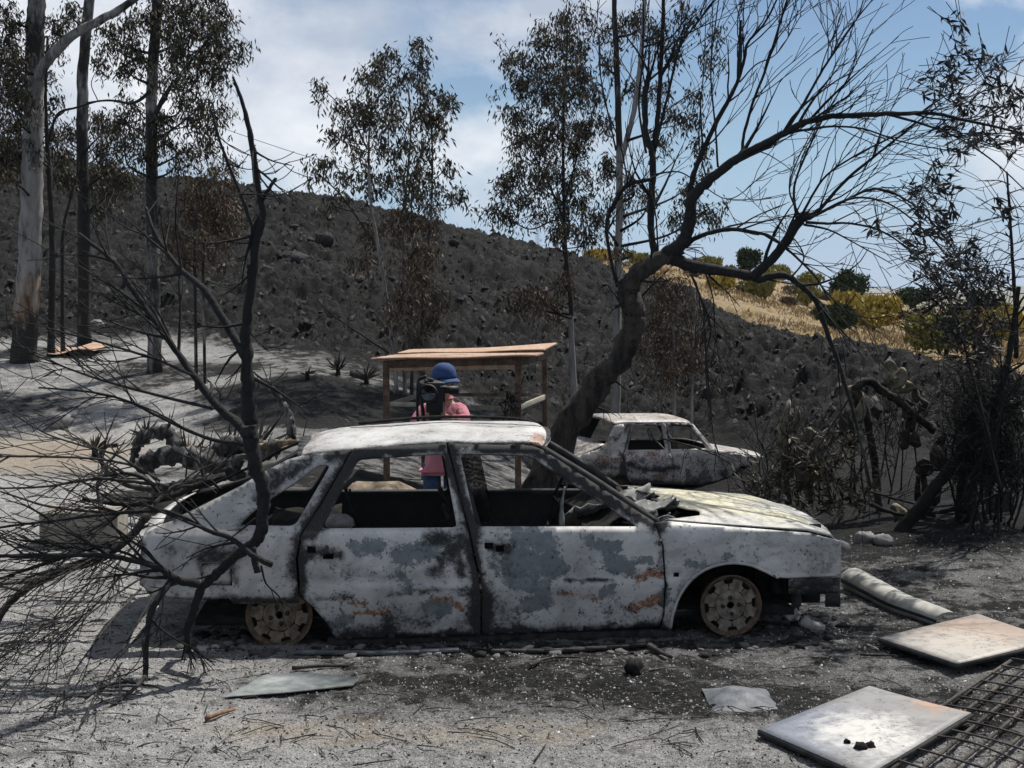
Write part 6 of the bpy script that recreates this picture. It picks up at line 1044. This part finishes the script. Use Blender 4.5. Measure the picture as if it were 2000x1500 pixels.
log('curled dark root hooking up from the twig heap at the left', [(330, 960), (260, 950), (215, 925), (195, 895), (205, 875), (230, 868)], 11.2, 12, 8, m=M_limb)
log('black log under the twigs behind the boot', [(300, 965), (360, 945), (420, 935), (455, 915)], 10.9, 20, 14, m=M_char)
def yucca(label, px, py, D, n=26, ln=.35, m=M_leafblack):
    c = P(px, py, D); c[2] = g1(c[0], c[1]); root = thing('burnt_yucca', label, 'plant', c, group='burnt spiky plants on the left slope'); lf = MB(); leaves(lf, np.tile(c+[0, 0, .08], (n, 1)), np.column_stack([R.normal(size=n)*.8, R.normal(size=n)*.8, .2+R.random(n)*1.1]), ln, .02); lf.build('leaves', m, root); mb = MB(); mb.tube([c-[0, 0, .05], c+[0, 0, .12]], [.05, .035], 7); mb.build('stem', M_char, root)
yucca('burnt spiky plant with rust-brown blades near the standing stub', 365, 815, 16.5, 30, .38, M_leafrust); yucca('charred spiky plant between the two forked stems', 500, 785, 17.2, 44, .5); yucca('small dark yellowish rosette on the pale ash slope', 184, 812, 17.5, 22, .22, M_leafbrown); yucca('small charred rosette left of the forked stems', 285, 775, 19, 24, .25); yucca('charred spiky plant at the foot of the hill above the ash slope', 660, 700, 23.5, 26, .3); yucca('second charred spiky plant right of the one at the hill foot', 715, 712, 23.2, 22, .28); yucca('small black rosette alone on the upper ash slope', 600, 714, 22.5, 12, .16); yucca('charred spiky clump hidden by the forked stem', 450, 800, 16.8, 34, .4)
mb = MB(); c = PG(150, 690, .03); u, v_ = np.meshgrid(np.linspace(-1, 1, 12), np.linspace(-1, 1, 8), indexing='ij'); mb.grid(np.stack([c[0]+u*.45, c[1]+v_*.5, c[2]+.06+.05*np.sin(u*3)+.04*v_], -1)); tag(mb.build('bent_sheet', M_rustlight, None, True, .01), 'bent rusty sheet lying by the foot of the leftmost eucalyptus', 'sheet')
# ------------------------------------------------------------------ rocks on the burnt hill
M_hillrock = simple('charred_hill_rock', (.012, .012, .012), (.075, .073, .07), 4, .95, .15, .9, .05)
protos = []
for k in range(6): mb = MB(); blob(mb, (0, 0, 0), 1., .28, 9, .6); o = mb.build('rock', M_hillrock); protos.append(o.data); bpy.data.objects.remove(o)
def rock(px, py, w, label=None, group='charred rocks on the burnt hillside'):
    c = PG(px, py); o = bpy.data.objects.new('rock', protos[rnd.randrange(6)]); S.collection.objects.link(o); s_ = w*c[1]/FPX/2; o.location = (c[0], c[1], c[2]+s_*.1); o.scale = (s_*rnd.uniform(.8, 1.3), s_*rnd.uniform(.8, 1.2), s_*rnd.uniform(.7, 1.1)); o.rotation_euler = (rnd.uniform(-.3, .3), rnd.uniform(-.3, .3), rnd.uniform(0, 6)); tag(o, label or 'dark charred rock lying on the burnt hillside', 'rock', group); return o
rock(632, 478, 52, 'large black rock outcrop high on the hill left of the airy eucalyptus', None); rock(580, 505, 60, 'broad black rock outcrop below the highest large one on the hill', None); rock(520, 525, 26, 'dark rock on the hill just right of the forked stem top', None); rock(690, 560, 40, 'dark outcrop on the hill level with the airy eucalyptus stems', None); rock(700, 738, 46, 'dark slanting rock at the hill foot left of the shelter roof', None)
hp = [(rnd.uniform(440, 1190), rnd.uniform(390, 700)) for _ in range(150)]+[(rnd.uniform(1280, 1800), rnd.uniform(600, 860)) for _ in range(70)]+[(rnd.uniform(0, 440), rnd.uniform(330, 620)) for _ in range(40)]
for (x, y) in hp:
    sky_y = np.interp(x, [0, 330, 500, 640, 850, 1000, 1080, 1300, 1450, 1650, 1870], [250, 345, 365, 375, 428, 470, 492, 548, 612, 675, 722])
    if y > sky_y+14: rock(x, y, rnd.choice((5, 6, 7, 8, 9, 11, 14, 18)))
# small loose stuff: cinders and stones in the foreground, rubble and burnt stalks on the hill
def scatter(name, label, cat, n, dom, size, m, sd):
    r = np.random.default_rng(sd); mb = MB(); D = np.exp(r.uniform(math.log(dom[2]), math.log(dom[3]), n)); px = r.uniform(dom[0], dom[1], n); x = (px-1000)/FPX*D; ok = np.ones(n, bool)
    if dom[2] > 15: ok = (hillness(px, D) > .5) & (unburnt(px, D) < .3)
    x, D = x[ok], D[ok]; z = gz(x, D); n = len(x); s = size[0]*(size[1]/size[0])**(r.random(n)**2.2)
    T = np.array([(1, 0, -.3), (-.5, .87, -.3), (-.5, -.87, -.3), (.1, .1, .8), (.6, .5, .35)]); f0 = np.array([(0, 4, 3), (4, 1, 3), (1, 2, 3), (2, 0, 3), (0, 1, 4)])
    v = T[None]*s[:, None, None]*(.55+.9*r.random((n, 5, 3))); a = r.random(n)*6.3; c_, s_ = np.cos(a)[:, None], np.sin(a)[:, None]; v = np.stack([v[..., 0]*c_-v[..., 1]*s_, v[..., 0]*s_+v[..., 1]*c_, v[..., 2]], -1)+np.stack([x, D, z], 1)[:, None]
    mb.add(v.reshape(-1, 3), (f0[None]+np.arange(n)[:, None, None]*5).reshape(-1, 3).tolist()); return tag(mb.build(name, m), label, cat, kind='stuff')
def speckm(name, st):
    m, t, b = mat(name, .9, .15); g = G(t); n = N(t, 'ShaderNodeValToRGB'); n.color_ramp.interpolation = 'CONSTANT'; e = n.color_ramp.elements
    while len(e) < len(st): e.new(.5)
    for q, (p, c) in zip(e, st): q.position = p; q.color = (*c, 1)
    g.l(g.isl(), n.inputs[0]); g.l(n.outputs[0], b.inputs['Base Color']); return m
scatter('cinders', 'cinders, charcoal crumbs and pale stone chips strewn over the foreground ash', 'cinders', 60000, (-150, 2150, 5.9, 12), (.0022, .012), speckm('cinder_specks', [(0, (.012, .012, .012)), (.3, (.05, .049, .047)), (.5, (.16, .155, .15)), (.8, (.22, .216, .21)), (.985, (.46, .45, .43))]), 5)
scatter('hill_rubble', 'charred clods and stones covering the burnt hillside', 'rubble', 32000, (-150, 2100, 17, 55), (.022, .10), speckm('rubble_tones', [(0, (.008, .008, .008)), (.4, (.016, .016, .016)), (.75, (.03, .029, .029)), (.96, (.07, .068, .066))]), 6)
mb = MB(); n = 1100
for i in range(n):
    px, D = rnd.uniform(430, 1900), math.exp(rnd.uniform(math.log(18), math.log(48))); x = (px-1000)/FPX*D
    if hillness(px, D) < .5 or unburnt(px, D) > .3: continue
    c = np.array([x, D, g1(x, D)]); h_ = rnd.uniform(.1, .35); mb.tube([c, c+[rnd.gauss(0, .05), rnd.gauss(0, .05), h_*.6], c+[rnd.gauss(0, .12), rnd.gauss(0, .12), h_]], [.008, .006, .003], 3, cap=False)
tag(mb.build('burnt_stalks', M_char), 'thin burnt stalks and stubble standing on the black hillside', 'stubble', kind='stuff')
mb = MB()
for i in range(520):
    c = PG(rnd.uniform(-20, 1990), rnd.uniform(1215, 1490), .006); a = rnd.uniform(0, 6.3); l_ = rnd.choice((.04, .06, .09, .15, .25)); d = np.array([math.cos(a), math.sin(a), 0]); e = c+d*l_; e[2] = g1(e[0], e[1])+.008; m_ = (c+e)/2+[rnd.gauss(0, .01), rnd.gauss(0, .01), .008]; mb.tube([c, m_, e], [.003, .0025, .0015], 4, cap=False)
tag(mb.build('twig_litter', M_limb), 'burnt twig litter scattered over the foreground ash', 'litter', kind='stuff')
mb = MB()
for i in range(240):
    x = rnd.choice([rnd.uniform(350, 480), rnd.uniform(1500, 1650), rnd.uniform(480, 1500)]); c = PG(x, rnd.uniform(1235, 1275) if x < 480 else rnd.uniform(1190, 1270) if x > 1500 else rnd.uniform(1262, 1285), .0); blob(mb, c, rnd.choice((.012, .018, .025, .04)), .4, 7, .6)
tag(mb.build('rubble', speckm('under_car_debris', [(0, (.015, .015, .015)), (.4, (.06, .058, .055)), (.75, (.12, .117, .11)), (.96, (.3, .29, .28))])), 'burnt debris and stones heaped under the hatchback', 'rubble', kind='stuff')
